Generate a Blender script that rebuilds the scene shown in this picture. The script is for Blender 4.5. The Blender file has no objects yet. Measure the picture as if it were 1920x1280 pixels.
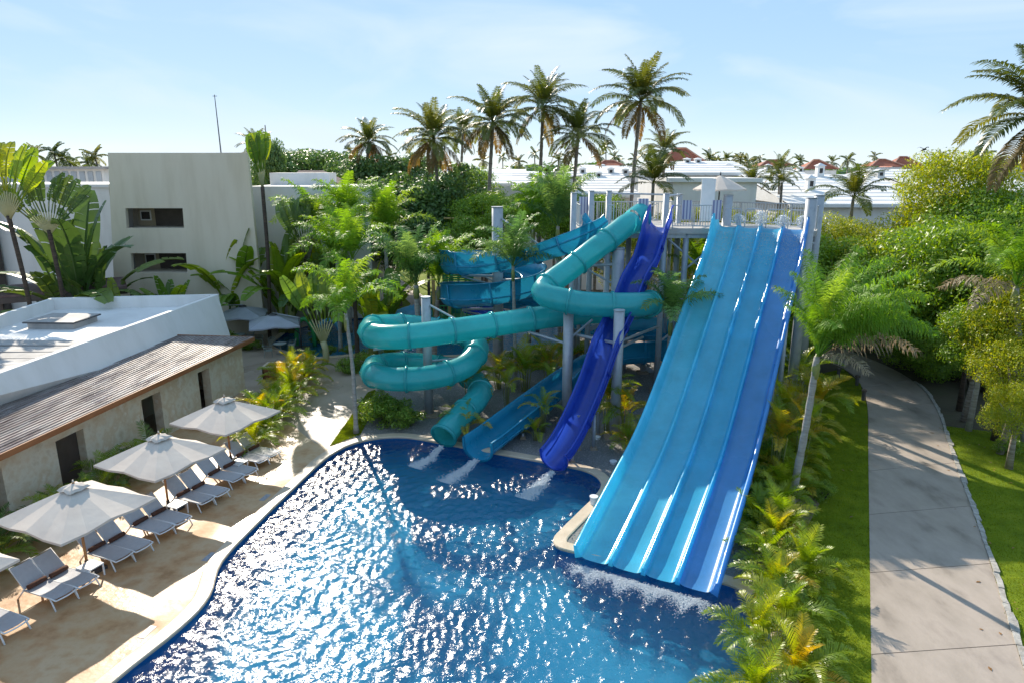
import bpy, math, random
import numpy as np
from mathutils import Vector, Matrix, geometry

random.seed(11)
R = math.radians
S = bpy.context.scene
COL = S.collection

# ------------------------------------------------------------------ camera
CAM_H = 12.0
PITCH = math.atan(325 / 1280)
cd = bpy.data.cameras.new('camera')
cam = bpy.data.objects.new('camera', cd)
COL.objects.link(cam)
cam.location = (0, 0, CAM_H)
cam.rotation_euler = (math.pi / 2 - PITCH, 0, 0)
cd.lens = 24
cd.sensor_width = 36
cd.clip_start = 0.1
cd.clip_end = 6000
S.camera = cam

# ------------------------------------------------------------------ sky, sun, exposure
SUN_AZ, SUN_EL = R(-22), R(31)          # azimuth from +Y towards +X
W = bpy.data.worlds.new('World')
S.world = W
W.use_nodes = True
wn = W.node_tree.nodes
wl = W.node_tree.links
bg = wn['Background']
sky = wn.new('ShaderNodeTexSky')
sky.sky_type = 'NISHITA'
sky.sun_disc = False
sky.sun_elevation = SUN_EL
sky.sun_rotation = SUN_AZ
sky.altitude = 0
sky.air_density = 0.6
sky.dust_density = 0.04
sky.ozone_density = 2.0
# the sky's range is flattened evenly all round to brighten the fill light
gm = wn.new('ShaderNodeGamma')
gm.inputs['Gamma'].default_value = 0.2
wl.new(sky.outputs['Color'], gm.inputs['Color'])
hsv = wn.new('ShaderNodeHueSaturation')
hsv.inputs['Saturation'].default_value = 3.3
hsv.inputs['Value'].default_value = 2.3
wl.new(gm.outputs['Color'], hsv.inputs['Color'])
# thin bright veil, added to lift the fill light, with faint wisps of cloud
wtc = wn.new('ShaderNodeTexCoord')
wmp = wn.new('ShaderNodeMapping')
wmp.inputs['Scale'].default_value = (1, 1, 3.2)
wl.new(wtc.outputs['Generated'], wmp.inputs['Vector'])
wnz = wn.new('ShaderNodeTexNoise')
wnz.inputs['Scale'].default_value = 3.0
wnz.inputs['Detail'].default_value = 7
wnz.inputs['Distortion'].default_value = .5
wl.new(wmp.outputs['Vector'], wnz.inputs['Vector'])
wmr = wn.new('ShaderNodeMapRange')
wmr.inputs['From Min'].default_value = .47
wmr.inputs['From Max'].default_value = .72
wmr.inputs['To Min'].default_value = .24
wmr.inputs['To Max'].default_value = .85
wl.new(wnz.outputs['Fac'], wmr.inputs['Value'])
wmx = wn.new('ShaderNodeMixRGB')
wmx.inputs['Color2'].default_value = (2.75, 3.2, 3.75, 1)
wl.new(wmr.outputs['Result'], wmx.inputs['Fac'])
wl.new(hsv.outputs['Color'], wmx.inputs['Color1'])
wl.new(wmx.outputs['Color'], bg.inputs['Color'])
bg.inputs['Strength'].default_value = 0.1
sd = bpy.data.lights.new('sun', 'SUN')
sun = bpy.data.objects.new('sun', sd)
COL.objects.link(sun)
sd.energy = 2.4
sd.angle = R(0.55)
sd.color = (1.0, 0.90, 0.75)
sv = Vector((math.sin(SUN_AZ) * math.cos(SUN_EL), math.cos(SUN_AZ) * math.cos(SUN_EL), math.sin(SUN_EL)))
sun.rotation_euler = (-sv).to_track_quat('-Z', 'Y').to_euler()
S.view_settings.view_transform = 'Standard'
S.view_settings.look = 'None'
S.view_settings.exposure = 1.58
S.view_settings.gamma = 1
S.view_settings.use_curve_mapping = False
S.cycles.use_denoising = True
S.cycles.use_adaptive_sampling = True
S.cycles.adaptive_threshold = 0.015
S.cycles.max_bounces = 7
S.cycles.diffuse_bounces = 3
S.cycles.glossy_bounces = 3
S.cycles.transmission_bounces = 4
S.cycles.transparent_max_bounces = 8
S.cycles.caustics_reflective = False
S.cycles.caustics_refractive = False
S.cycles.sample_clamp_indirect = 6

# ------------------------------------------------------------------ measuring helpers (pixels of the 1920x1280 photograph to metres)
def ray(px, py):
    x = (px - 960) / 1280
    y = -(py - 640) / 1280
    return (x, math.cos(PITCH) + y * math.sin(PITCH), -math.sin(PITCH) + y * math.cos(PITCH))
def G(px, py, z=0.0):
    d = ray(px, py)
    t = (z - CAM_H) / d[2]
    return Vector((d[0] * t, d[1] * t, z))
def A(px, py, Y):
    d = ray(px, py)
    t = Y / d[1]
    return Vector((d[0] * t, Y, CAM_H + d[2] * t))

# ------------------------------------------------------------------ mesh helpers
class MB:
    def __init__(self):
        self.v = []
        self.f = []
    def add(self, vs, fs):
        o = len(self.v)
        self.v.extend([tuple(p) for p in vs])
        self.f.extend([tuple(i + o for i in f) for f in fs])
        return self
    def hexa(self, p):
        """eight corners: bottom ring then top ring"""
        return self.add(p, [(3, 2, 1, 0), (4, 5, 6, 7), (0, 1, 5, 4), (1, 2, 6, 5), (2, 3, 7, 6), (3, 0, 4, 7)])
    def box(self, c, s, rz=0.0):
        ca, sa = math.cos(rz), math.sin(rz)
        pts = []
        for z in (-.5, .5):
            for x, y in ((-.5, -.5), (.5, -.5), (.5, .5), (-.5, .5)):
                X, Y = x * s[0], y * s[1]
                pts.append((c[0] + X * ca - Y * sa, c[1] + X * sa + Y * ca, c[2] + z * s[2]))
        return self.hexa(pts)
    def bar(self, a, b, w, h):
        """rectangular bar from a to b"""
        a, b = Vector(a), Vector(b)
        t = (b - a).normalized()
        up = Vector((0, 0, 1)) if abs(t.z) < .95 else Vector((0, 1, 0))
        r = t.cross(up).normalized() * (w / 2)
        u = r.cross(t).normalized() * (h / 2)
        return self.hexa([a - r - u, a + r - u, b + r - u, b - r - u, a - r + u, a + r + u, b + r + u, b - r + u])
    def tube(self, pts, rad, n=10, cap=True):
        pts = [Vector(p) for p in pts]
        m = len(pts)
        rs = rad if isinstance(rad, (list, tuple)) else [rad] * m
        base = len(self.v)
        prev = None
        for i, p in enumerate(pts):
            t = (pts[min(i + 1, m - 1)] - pts[max(i - 1, 0)]).normalized()
            if prev is None:
                up = Vector((0, 0, 1)) if abs(t.z) < .9 else Vector((1, 0, 0))
                x = t.cross(up).normalized()
            else:
                x = (prev - t * prev.dot(t)).normalized()
            prev = x
            y = t.cross(x)
            for k in range(n):
                a = 2 * math.pi * k / n
                self.v.append(tuple(p + (x * math.cos(a) + y * math.sin(a)) * rs[i]))
        for i in range(m - 1):
            for k in range(n):
                a = base + i * n + k
                b = base + i * n + (k + 1) % n
                self.f.append((a, b, b + n, a + n))
        if cap:
            self.f.append(tuple(base + k for k in reversed(range(n))))
            self.f.append(tuple(base + (m - 1) * n + k for k in range(n)))
        return self
    def strip(self, rows, closed=False):
        """rows of equally many points joined into quads"""
        base = len(self.v)
        n = len(rows[0])
        for r in rows:
            self.v.extend([tuple(p) for p in r])
        for i in range(len(rows) - 1):
            for k in range(n if closed else n - 1):
                a = base + i * n + k
                b = base + i * n + (k + 1) % n
                self.f.append((a, b, b + n, a + n))
        return self
    def poly(self, pts):
        return self.add(pts, [tuple(range(len(pts)))])
    def prism(self, poly, z0, z1):
        n = len(poly)
        vs = [(p[0], p[1], z0) for p in poly] + [(p[0], p[1], z1) for p in poly]
        fs = [tuple(reversed(range(n))), tuple(range(n, 2 * n))]
        fs += [(i, (i + 1) % n, (i + 1) % n + n, i + n) for i in range(n)]
        return self.add(vs, fs)
    def mesh(self, name, mat, smooth=False):
        me = bpy.data.meshes.new(name)
        me.from_pydata(self.v, [], self.f)
        if mat is not None:
            me.materials.append(mat)
        if smooth:
            me.polygons.foreach_set('use_smooth', [True] * len(me.polygons))
        me.update()
        return me
    def build(self, name, mat, parent=None, smooth=False):
        """vertices are in world space; the part keeps its place under its parent"""
        o = bpy.data.objects.new(name, self.mesh(name, mat, smooth))
        COL.objects.link(o)
        if parent is not None:
            o.parent = parent
            o.matrix_parent_inverse = full_basis(parent).inverted()
        return o

def full_basis(o):
    if o.parent is None:
        return o.matrix_basis.copy()
    return full_basis(o.parent) @ o.matrix_parent_inverse @ o.matrix_basis

def np_mesh(name, verts, faces, mat, smooth=False):
    """numpy verts (n,3), faces (m,k)"""
    me = bpy.data.meshes.new(name)
    verts = np.asarray(verts, dtype=np.float32)
    faces = np.asarray(faces, dtype=np.int32)
    m, k = faces.shape
    me.vertices.add(len(verts))
    me.vertices.foreach_set('co', verts.ravel())
    me.loops.add(m * k)
    me.loops.foreach_set('vertex_index', faces.ravel())
    me.polygons.add(m)
    me.polygons.foreach_set('loop_start', np.arange(0, m * k, k, dtype=np.int32))
    me.polygons.foreach_set('loop_total', np.full(m, k, dtype=np.int32))
    if smooth:
        me.polygons.foreach_set('use_smooth', np.ones(m, dtype=bool))
    me.materials.append(mat)
    me.update(calc_edges=True)
    me.validate()
    return me

def inst(name, mesh, parent=None, loc=(0, 0, 0), rot=(0, 0, 0), scale=(1, 1, 1)):
    o = bpy.data.objects.new(name, mesh)
    COL.objects.link(o)
    o.location = loc
    o.rotation_euler = rot
    o.scale = (scale, scale, scale) if isinstance(scale, (int, float)) else scale
    if parent is not None:
        o.parent = parent
    return o

def tag(o, label=None, cat=None, group=None, kind=None):
    if label: o['label'] = label
    if cat: o['category'] = cat
    if group: o['group'] = group
    if kind: o['kind'] = kind
    return o

def thing(name, loc, label, cat, group=None, rz=0.0):
    o = bpy.data.objects.new(name, None)
    COL.objects.link(o)
    o.location = loc
    o.rotation_euler = (0, 0, rz)
    o.empty_display_size = .2
    return tag(o, label, cat, group)

def copy_tree(o, parent=None):
    c = o.copy()
    COL.objects.link(c)
    if parent is not None:
        c.parent = parent
    for ch in list(o.children):
        copy_tree(ch, c)
    return c

def smooth_path(pts, step=0.35):
    """Catmull-Rom through control points, resampled evenly"""
    P_ = [Vector(p) for p in pts]
    P_ = [P_[0] * 2 - P_[1]] + P_ + [P_[-1] * 2 - P_[-2]]
    out = []
    for i in range(1, len(P_) - 2):
        p0, p1, p2, p3 = P_[i - 1:i + 3]
        for k in range(24):
            t = k / 24
            out.append(.5 * ((2 * p1) + (p2 - p0) * t + (2 * p0 - 5 * p1 + 4 * p2 - p3) * t * t + (3 * p1 - p0 - 3 * p2 + p3) * t ** 3))
    out.append(P_[-2])
    d = [0]
    for a, b in zip(out, out[1:]):
        d.append(d[-1] + (b - a).length)
    n = max(2, int(d[-1] / step))
    res = []
    j = 0
    for k in range(n + 1):
        s = d[-1] * k / n
        while j < len(d) - 2 and d[j + 1] < s:
            j += 1
        u = (s - d[j]) / max(1e-6, d[j + 1] - d[j])
        res.append(out[j].lerp(out[j + 1], min(1, max(0, u))))
    return res

def frames(path):
    res = []
    m = len(path)
    for i, p in enumerate(path):
        t = (path[min(i + 1, m - 1)] - path[max(i - 1, 0)]).normalized()
        r = t.cross(Vector((0, 0, 1))).normalized()
        u = r.cross(t).normalized()
        res.append((p, t, r, u))
    return res

def sheet(name, outer, holes, z, mat, parent=None, kind='structure'):
    """flat ground sheet with holes"""
    pts, edges = [], []
    for loop in [outer] + list(holes):
        o = len(pts)
        pts += [Vector((p[0], p[1])) for p in loop]
        edges += [(o + i, o + (i + 1) % len(loop)) for i in range(len(loop))]
    v, e, f, _, _, _ = geometry.delaunay_2d_cdt(pts, edges, [], 0, 1e-5)
    def inside(q, loop):
        c = False
        n = len(loop)
        for i in range(n):
            x1, y1 = loop[i][0], loop[i][1]
            x2, y2 = loop[(i + 1) % n][0], loop[(i + 1) % n][1]
            if (y1 > q[1]) != (y2 > q[1]) and q[0] < (x2 - x1) * (q[1] - y1) / (y2 - y1) + x1:
                c = not c
        return c
    fs = []
    for t in f:
        c = sum((v[i] for i in t), Vector((0, 0))) / len(t)
        if inside(c, outer) and not any(inside(c, h) for h in holes):
            fs.append(tuple(t))
    b = MB()
    b.v = [(p.x, p.y, z) for p in v]
    b.f = fs
    o = b.build(name, mat, parent)
    if parent is None:
        tag(o, kind=kind)
    return o

# ------------------------------------------------------------------ materials
def new_mat(name):
    m = bpy.data.materials.new(name)
    m.use_nodes = True
    nt = m.node_tree
    return m, nt.nodes, nt.links, nt.nodes['Principled BSDF']

def ramp(nodes, stops):
    r = nodes.new('ShaderNodeValToRGB')
    el = r.color_ramp.elements
    while len(el) < len(stops):
        el.new(.5)
    for e, (p, c) in zip(el, stops):
        e.position = p
        e.color = (c[0], c[1], c[2], 1)
    return r

def surf(name, cols, scale=3.0, rough=(.5, .7), bump=0.0, bscale=None, detail=5, metal=0.0, spec=.5, coat=0.0, stretch=None, rand=0.0, world=True):
    """noise-mottled surface; cols two or three base colours"""
    m, N, L, b = new_mat(name)
    tc = N.new('ShaderNodeTexCoord')
    geo = N.new('ShaderNodeNewGeometry')
    src = geo.outputs['Position'] if world else tc.outputs['Object']
    if stretch:
        mp = N.new('ShaderNodeMapping')
        mp.inputs['Scale'].default_value = stretch
        L.new(src, mp.inputs['Vector'])
        src = mp.outputs['Vector']
    n = N.new('ShaderNodeTexNoise')
    n.inputs['Scale'].default_value = scale
    n.inputs['Detail'].default_value = detail
    n.inputs['Roughness'].default_value = .6
    L.new(src, n.inputs['Vector'])
    k = len(cols)
    cr = ramp(N, [(.3 + .4 * i / max(1, k - 1), c) for i, c in enumerate(cols)])
    L.new(n.outputs['Fac'], cr.inputs['Fac'])
    colout = cr.outputs['Color']
    if rand:
        oi = N.new('ShaderNodeObjectInfo')
        hs = N.new('ShaderNodeHueSaturation')
        mr = N.new('ShaderNodeMapRange')
        mr.inputs['To Min'].default_value = 1 - rand
        mr.inputs['To Max'].default_value = 1 + rand
        L.new(oi.outputs['Random'], mr.inputs['Value'])
        L.new(mr.outputs['Result'], hs.inputs['Value'])
        L.new(colout, hs.inputs['Color'])
        colout = hs.outputs['Color']
    L.new(colout, b.inputs['Base Color'])
    n2 = N.new('ShaderNodeTexNoise')
    n2.inputs['Scale'].default_value = scale * .45
    n2.inputs['Detail'].default_value = 4
    L.new(src, n2.inputs['Vector'])
    mr = N.new('ShaderNodeMapRange')
    mr.inputs['From Min'].default_value = .35
    mr.inputs['From Max'].default_value = .65
    mr.inputs['To Min'].default_value = rough[0]
    mr.inputs['To Max'].default_value = rough[1]
    L.new(n2.outputs['Fac'], mr.inputs['Value'])
    L.new(mr.outputs['Result'], b.inputs['Roughness'])
    b.inputs['Metallic'].default_value = metal
    b.inputs['Specular IOR Level'].default_value = spec
    b.inputs['Coat Weight'].default_value = coat
    b.inputs['Coat Roughness'].default_value = .08
    if bump:
        n3 = N.new('ShaderNodeTexNoise')
        n3.inputs['Scale'].default_value = bscale or scale * 6
        n3.inputs['Detail'].default_value = 6
        L.new(src, n3.inputs['Vector'])
        bp = N.new('ShaderNodeBump')
        bp.inputs['Strength'].default_value = 1
        bp.inputs['Distance'].default_value = bump
        L.new(n3.outputs['Fac'], bp.inputs['Height'])
        L.new(bp.outputs['Normal'], b.inputs['Normal'])
    return m

def leafmat(name, cols, trans=.45, rough=.42, island=False, spec=.5, tcol=None):
    """leaf: reflects and lets sunlight through; each object or each leaf takes its own tint"""
    m, N, L, b = new_mat(name)
    if island:
        rnd = N.new('ShaderNodeNewGeometry').outputs['Random Per Island']
    else:
        rnd = N.new('ShaderNodeObjectInfo').outputs['Random']
    k = len(cols)
    cr = ramp(N, [(i / max(1, k - 1), c) for i, c in enumerate(cols)])
    L.new(rnd, cr.inputs['Fac'])
    tc = N.new('ShaderNodeTexCoord')
    nz = N.new('ShaderNodeTexNoise')
    nz.inputs['Scale'].default_value = 2.2
    L.new(tc.outputs['Object'], nz.inputs['Vector'])
    hs = N.new('ShaderNodeHueSaturation')
    mr = N.new('ShaderNodeMapRange')
    mr.inputs['From Min'].default_value = .3
    mr.inputs['From Max'].default_value = .7
    mr.inputs['To Min'].default_value = .72
    mr.inputs['To Max'].default_value = 1.28
    L.new(nz.outputs['Fac'], mr.inputs['Value'])
    L.new(mr.outputs['Result'], hs.inputs['Value'])
    L.new(cr.outputs['Color'], hs.inputs['Color'])
    L.new(hs.outputs['Color'], b.inputs['Base Color'])
    b.inputs['Roughness'].default_value = rough
    b.inputs['Specular IOR Level'].default_value = spec
    tr = N.new('ShaderNodeBsdfTranslucent')
    h2 = N.new('ShaderNodeHueSaturation')
    h2.inputs['Hue'].default_value = .485
    h2.inputs['Saturation'].default_value = 1.12
    h2.inputs['Value'].default_value = 1.7
    L.new(hs.outputs['Color'], h2.inputs['Color'])
    L.new(h2.outputs['Color'], tr.inputs['Color'])
    mx = N.new('ShaderNodeMixShader')
    mx.inputs['Fac'].default_value = trans
    L.new(b.outputs[0], mx.inputs[1])
    L.new(tr.outputs[0], mx.inputs[2])
    L.new(mx.outputs[0], N['Material Output'].inputs['Surface'])
    return m

def plastic(name, col, rough=.3, coat=.25, trans=.38):
    """gel-coated fibreglass: glossy, lets some daylight through"""
    m = surf(name, [tuple(c * .88 for c in col), col, tuple(min(1, c * 1.1) for c in col)], scale=.9, rough=(rough - .06, rough + .12), coat=coat, bump=.004, bscale=2.5)
    N, L = m.node_tree.nodes, m.node_tree.links
    b = N['Principled BSDF']
    tr = N.new('ShaderNodeBsdfTranslucent')
    src = b.inputs['Base Color'].links[0].from_socket
    hs = N.new('ShaderNodeHueSaturation')
    hs.inputs['Value'].default_value = 1.5
    L.new(src, hs.inputs['Color'])
    L.new(hs.outputs['Color'], tr.inputs['Color'])
    mx = N.new('ShaderNodeMixShader')
    mx.inputs['Fac'].default_value = trans
    L.new(b.outputs[0], mx.inputs[1])
    L.new(tr.outputs[0], mx.inputs[2])
    L.new(mx.outputs[0], N['Material Output'].inputs['Surface'])
    return m

M = {}
M['deck'] = surf('deck_stone', [(.36, .18, .07), (.52, .30, .145), (.57, .39, .225), (.47, .265, .12)], scale=1.1, rough=(.3, .7), bump=.012, bscale=5, detail=9)
M['plaza'] = surf('plaza_paving', [(.30, .225, .17), (.40, .315, .245), (.45, .36, .285)], scale=.5, rough=(.24, .6), bump=.006, bscale=7, detail=8)
M['coping'] = surf('coping_stone', [(.52, .41, .29), (.62, .50, .37)], scale=2.5, rough=(.35, .6), bump=.004)
M['concrete'] = surf('path_concrete', [(.20, .165, .135), (.34, .285, .235), (.40, .335, .28), (.29, .24, .20)], scale=.8, rough=(.55, .8), bump=.006, bscale=22, detail=9, stretch=(1, .45, 1))
M['kerb'] = surf('kerb_stone', [(.26, .24, .21), (.48, .46, .42)], scale=5, rough=(.7, .9), bump=.02, bscale=18)
M['soil'] = surf('soil', [(.05, .045, .028), (.10, .085, .05), (.06, .08, .03)], scale=.35, rough=(.85, 1), bump=.03, bscale=6)
M['gravel'] = surf('gravel', [(.10, .10, .10), (.20, .195, .185), (.34, .33, .31)], scale=26, rough=(.7, .95), bump=.03, bscale=34)
M['stone_grey'] = surf('gravel_stone', [(.13, .13, .13), (.40, .39, .37)], scale=9, rough=(.7, .9))
M['lawn'] = surf('lawn', [(.10, .15, .006), (.15, .21, .008), (.20, .245, .015)], scale=1.1, rough=(.8, .95), bump=.03, bscale=40, detail=9, spec=.15)
M['grass'] = leafmat('grass_blade', [(.11, .16, .006), (.16, .22, .01), (.22, .26, .018)], trans=.4, island=True, rough=.6, spec=.2)
M['tile'] = surf('pool_tile', [(.02, .13, .36), (.03, .18, .45)], scale=2.0, rough=(.2, .3))
M['pool_floor'] = surf('pool_floor', [(.06, .40, .68), (.11, .52, .80)], scale=.35, rough=(.85, .95), spec=.05)
M['white'] = surf('white_render', [(.70, .68, .64), (.77, .75, .715), (.80, .78, .75)], scale=.8, stretch=(1.2, 1.2, .3), rough=(.7, .9), bump=.003, bscale=30)
M['roof_white'] = surf('white_roof', [(.70, .69, .67), (.82, .81, .79)], scale=.5, rough=(.5, .75), bump=.004, bscale=12)
M['cream'] = surf('cream_render', [(.63, .54, .405), (.70, .61, .475), (.73, .645, .51)], scale=.7, rough=(.75, .9), bump=.003, bscale=25, stretch=(1.3, 1.3, .22), detail=8)
M['stonewall'] = surf('coral_stone_wall', [(.52, .43, .30), (.68, .62, .50), (.60, .48, .33), (.74, .70, .62)], scale=1.3, rough=(.75, .95), bump=.012, bscale=7, detail=8)
M['shingle'] = surf('weathered_shingle', [(.16, .115, .105), (.27, .225, .21), (.36, .33, .32)], scale=1.6, rough=(.22, .5), bump=.006, bscale=20, rand=.22, stretch=(3, .5, 1))
M['fascia'] = surf('fascia_wood', [(.20, .075, .03), (.33, .14, .055)], scale=2, rough=(.5, .7), stretch=(1, .2, 1))
M['dark'] = surf('dark_interior', [(.035, .028, .025), (.05, .042, .038)], scale=2, rough=(.6, .8))
M['door'] = surf('dark_door', [(.06, .045, .038), (.085, .065, .055)], scale=3, rough=(.4, .6))
M['roofpanel'] = surf('roof_panel', [(.30, .28, .265), (.42, .40, .38)], scale=2, rough=(.6, .8), rand=.12)
M['canvas'] = surf('cream_canvas', [(.58, .50, .43), (.66, .58, .50)], scale=1.5, rough=(.8, .95), bump=.004, bscale=6)
M['canvas_grey'] = surf('grey_canvas', [(.36, .38, .44), (.43, .45, .51)], scale=1.5, rough=(.8, .95))
M['wood'] = surf('pole_wood', [(.34, .15, .055), (.46, .23, .09)], scale=6, rough=(.4, .6), stretch=(1, 1, .1))
M['white_metal'] = surf('white_metal', [(.74, .75, .76), (.80, .81, .82)], scale=4, rough=(.3, .45))
M['sling'] = surf('grey_sling', [(.48, .48, .50), (.54, .54, .56)], scale=9, rough=(.6, .8), bump=.002, bscale=120)
M['brown_cloth'] = surf('brown_cloth', [(.075, .03, .018), (.12, .05, .03)], scale=12, rough=(.85, 1), bump=.004, bscale=80)
M['steel'] = surf('galvanised_steel', [(.33, .36, .39), (.43, .46, .49), (.38, .41, .44)], scale=2.2, rough=(.38, .6), metal=.25, bump=.001)
M['steel_dark'] = surf('dark_steel', [(.06, .06, .065), (.10, .10, .105)], scale=3, rough=(.4, .6), metal=.3)
M['red_roof'] = surf('red_roof_tile', [(.30, .075, .035), (.42, .13, .065)], scale=1.4, rough=(.6, .85), bump=.02, bscale=5)
M['brown_roof'] = surf('brown_roof', [(.12, .07, .062), (.19, .12, .11)], scale=1.2, rough=(.6, .8), bump=.01, bscale=6)
M['trunk'] = surf('palm_trunk', [(.15, .12, .09), (.26, .22, .18), (.36, .33, .29)], scale=2.5, rough=(.8, .95), bump=.02, bscale=9, stretch=(.6, .6, 5))
M['trunk_dark'] = surf('dark_trunk', [(.035, .025, .018), (.10, .07, .05)], scale=3, rough=(.85, .95), bump=.02, bscale=9, stretch=(.6, .6, 4))
M['trunk_grey'] = surf('grey_trunk', [(.22, .205, .18), (.42, .40, .36)], scale=3, rough=(.75, .9), bump=.012, bscale=8, stretch=(.6, .6, 4))
M['stem_green'] = surf('green_stem', [(.16, .20, .05), (.30, .30, .09)], scale=4, rough=(.45, .65))
M['teal'] = plastic('teal_fibreglass', (.045, .46, .48), rough=.2)
M['azure'] = plastic('azure_fibreglass', (.018, .27, .45), rough=.26, trans=.16)
M['royal'] = plastic('royal_blue_fibreglass', (.03, .085, .50), rough=.24)
M['cyan1'] = plastic('cyan_lane', (.12, .62, .80), rough=.22)
M['cyan2'] = plastic('blue_lane', (.09, .55, .78), rough=.22)
M['cyan3'] = plastic('deep_cyan_lane', (.06, .48, .74), rough=.22)
M['blue4'] = plastic('mid_blue_lane', (.09, .34, .70), rough=.24)
M['yellow'] = plastic('yellow_plastic', (.75, .50, .06), rough=.4)
M['tan_post'] = plastic('tan_post', (.62, .45, .20), rough=.5, coat=.1)
M['green_play'] = plastic('green_plastic', (.05, .36, .12), rough=.4)
M['teal_play'] = plastic('teal_plastic', (.04, .30, .26), rough=.4)
M['lightblue'] = plastic('light_blue_plastic', (.12, .42, .62), rough=.35)

# ================================================================== the setting
POOL = [(-10.6, 5), (-9.9, 12.0), (-9.62, 13.9), (-8.95, 15.9), (-8.78, 17.3), (-9.15, 19.1), (-8.9, 21.5), (-8.5, 24.0), (-8.1, 26.4), (-7.75, 27.6), (-7.2, 28.55),
        (-6.3, 29.2), (-5.2, 29.4), (-4.2, 29.15), (-3.0, 28.6), (-1.4, 27.85), (0.9, 26.85), (2.6, 26.05), (3.2, 25.6), (3.5, 25.0), (3.5, 24.3), (3.1, 23.4), (2.4, 22.2),
        (1.75, 21.1), (1.45, 20.5), (1.5, 20.0), (2.0, 19.7), (2.9, 19.35), (4.4, 18.75), (6.0, 18.15), (6.7, 17.7), (7.1, 17.0), (7.0, 16.0), (6.5, 14.0), (5.6, 10.0), (5.2, 5)]
BACKPOOL = [G(*q).to_2d() for q in ((509, 643), (522, 655), (580, 672), (690, 662), (800, 669), (900, 664), (1000, 654), (1060, 642), (1112, 622), (1110, 594), (980, 588), (860, 586), (740, 589), (650, 598), (582, 609), (534, 624))]

# one sheet to the horizon
sheet('ground', [(-3000, -200), (3000, -200), (3000, 5000), (-3000, 5000)], [POOL, BACKPOOL], -.03, M['soil'])
PLAZA = [(-60, -5), (3, -5), (9, 17), (16, 36), (16, 48), (7, 60), (-4, 66), (-60, 66)]
sheet('plaza_paving', PLAZA, [POOL, BACKPOOL], 0.0, M['plaza'])
deck_out = [(-22, -4), (-1, -4)] + [(-1, 4.5), (-8, 4.5)] + [(-10.3, 5)] + [(p[0] - .05, p[1]) for p in POOL[1:11]] + [tuple(G(618, 835).to_2d()), tuple(G(590, 830).to_2d()), tuple(G(500, 760).to_2d()), (-14.9, 36), (-18, 18)]
sheet('pool_deck', deck_out, [POOL], .004, M['deck'])

def outline_normals(poly):
    n = len(poly)
    area = sum(poly[i][0] * poly[(i + 1) % n][1] - poly[(i + 1) % n][0] * poly[i][1] for i in range(n))
    sg = 1 if area > 0 else -1
    res = []
    for i in range(n):
        a, b, c = Vector(poly[i - 1]), Vector(poly[i]), Vector(poly[(i + 1) % n])
        e1, e2 = (b - a).normalized(), (c - b).normalized()
        n1, n2 = Vector((e1.y, -e1.x)), Vector((e2.y, -e2.x))
        nn = (n1 + n2).normalized()
        res.append(nn * sg / max(.5, nn.dot(n1)))
    return res

def basin(name, poly, depth, wall_mat, floor_mat, coping_w, coping_mat):
    nm = outline_normals(poly)
    n = len(poly)
    b = MB()
    b.strip([[(p[0], p[1], z) for p in poly] + [(poly[0][0], poly[0][1], z)] for z in (0.02, -depth)])
    w = b.build(name + '_wall', wall_mat)
    tag(w, kind='structure')
    b = MB()
    b.poly([(p[0] + q.x * .05, p[1] + q.y * .05, -depth) for p, q in zip(poly, nm)])
    tag(b.build(name + '_floor', floor_mat), kind='structure')
    b = MB()
    rows = []
    for i in range(n + 1):
        p, q = poly[i % n], nm[i % n]
        pt = lambda o, z: (p[0] + q.x * o, p[1] + q.y * o, z)
        rows.append([pt(-.05, -.03), pt(-.06, .03), pt(-.03, .06), pt(coping_w - .04, .06), pt(coping_w, .045), pt(coping_w, -.04)])
    b.strip(rows)
    return tag(b.build(name + '_coping', coping_mat, smooth=False), kind='structure')
# finer outline for rounded corners
def round_poly(poly, n=5):
    P_ = [Vector(p) for p in poly]
    out = []
    m = len(P_)
    for i in range(m):
        p0, p1, p2, p3 = P_[i - 1], P_[i], P_[(i + 1) % m], P_[(i + 2) % m]
        if (p2 - p1).length > 3:
            out.append(p1)
            continue
        for k in range(n):
            t = k / n
            out.append(.5 * ((2 * p1) + (p2 - p0) * t + (2 * p0 - 5 * p1 + 4 * p2 - p3) * t * t + (3 * p1 - p0 - 3 * p2 + p3) * t ** 3))
    return [tuple(p) for p in out]
POOLR = round_poly(POOL, 4)
basin('pool', POOLR, 1.35, M['tile'], M['pool_floor'], .40, M['coping'])
BACKR = round_poly([tuple(p) for p in BACKPOOL], 3)
basin('back_pool', BACKR, .7, M['tile'], M['pool_floor'], .3, M['coping'])

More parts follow.
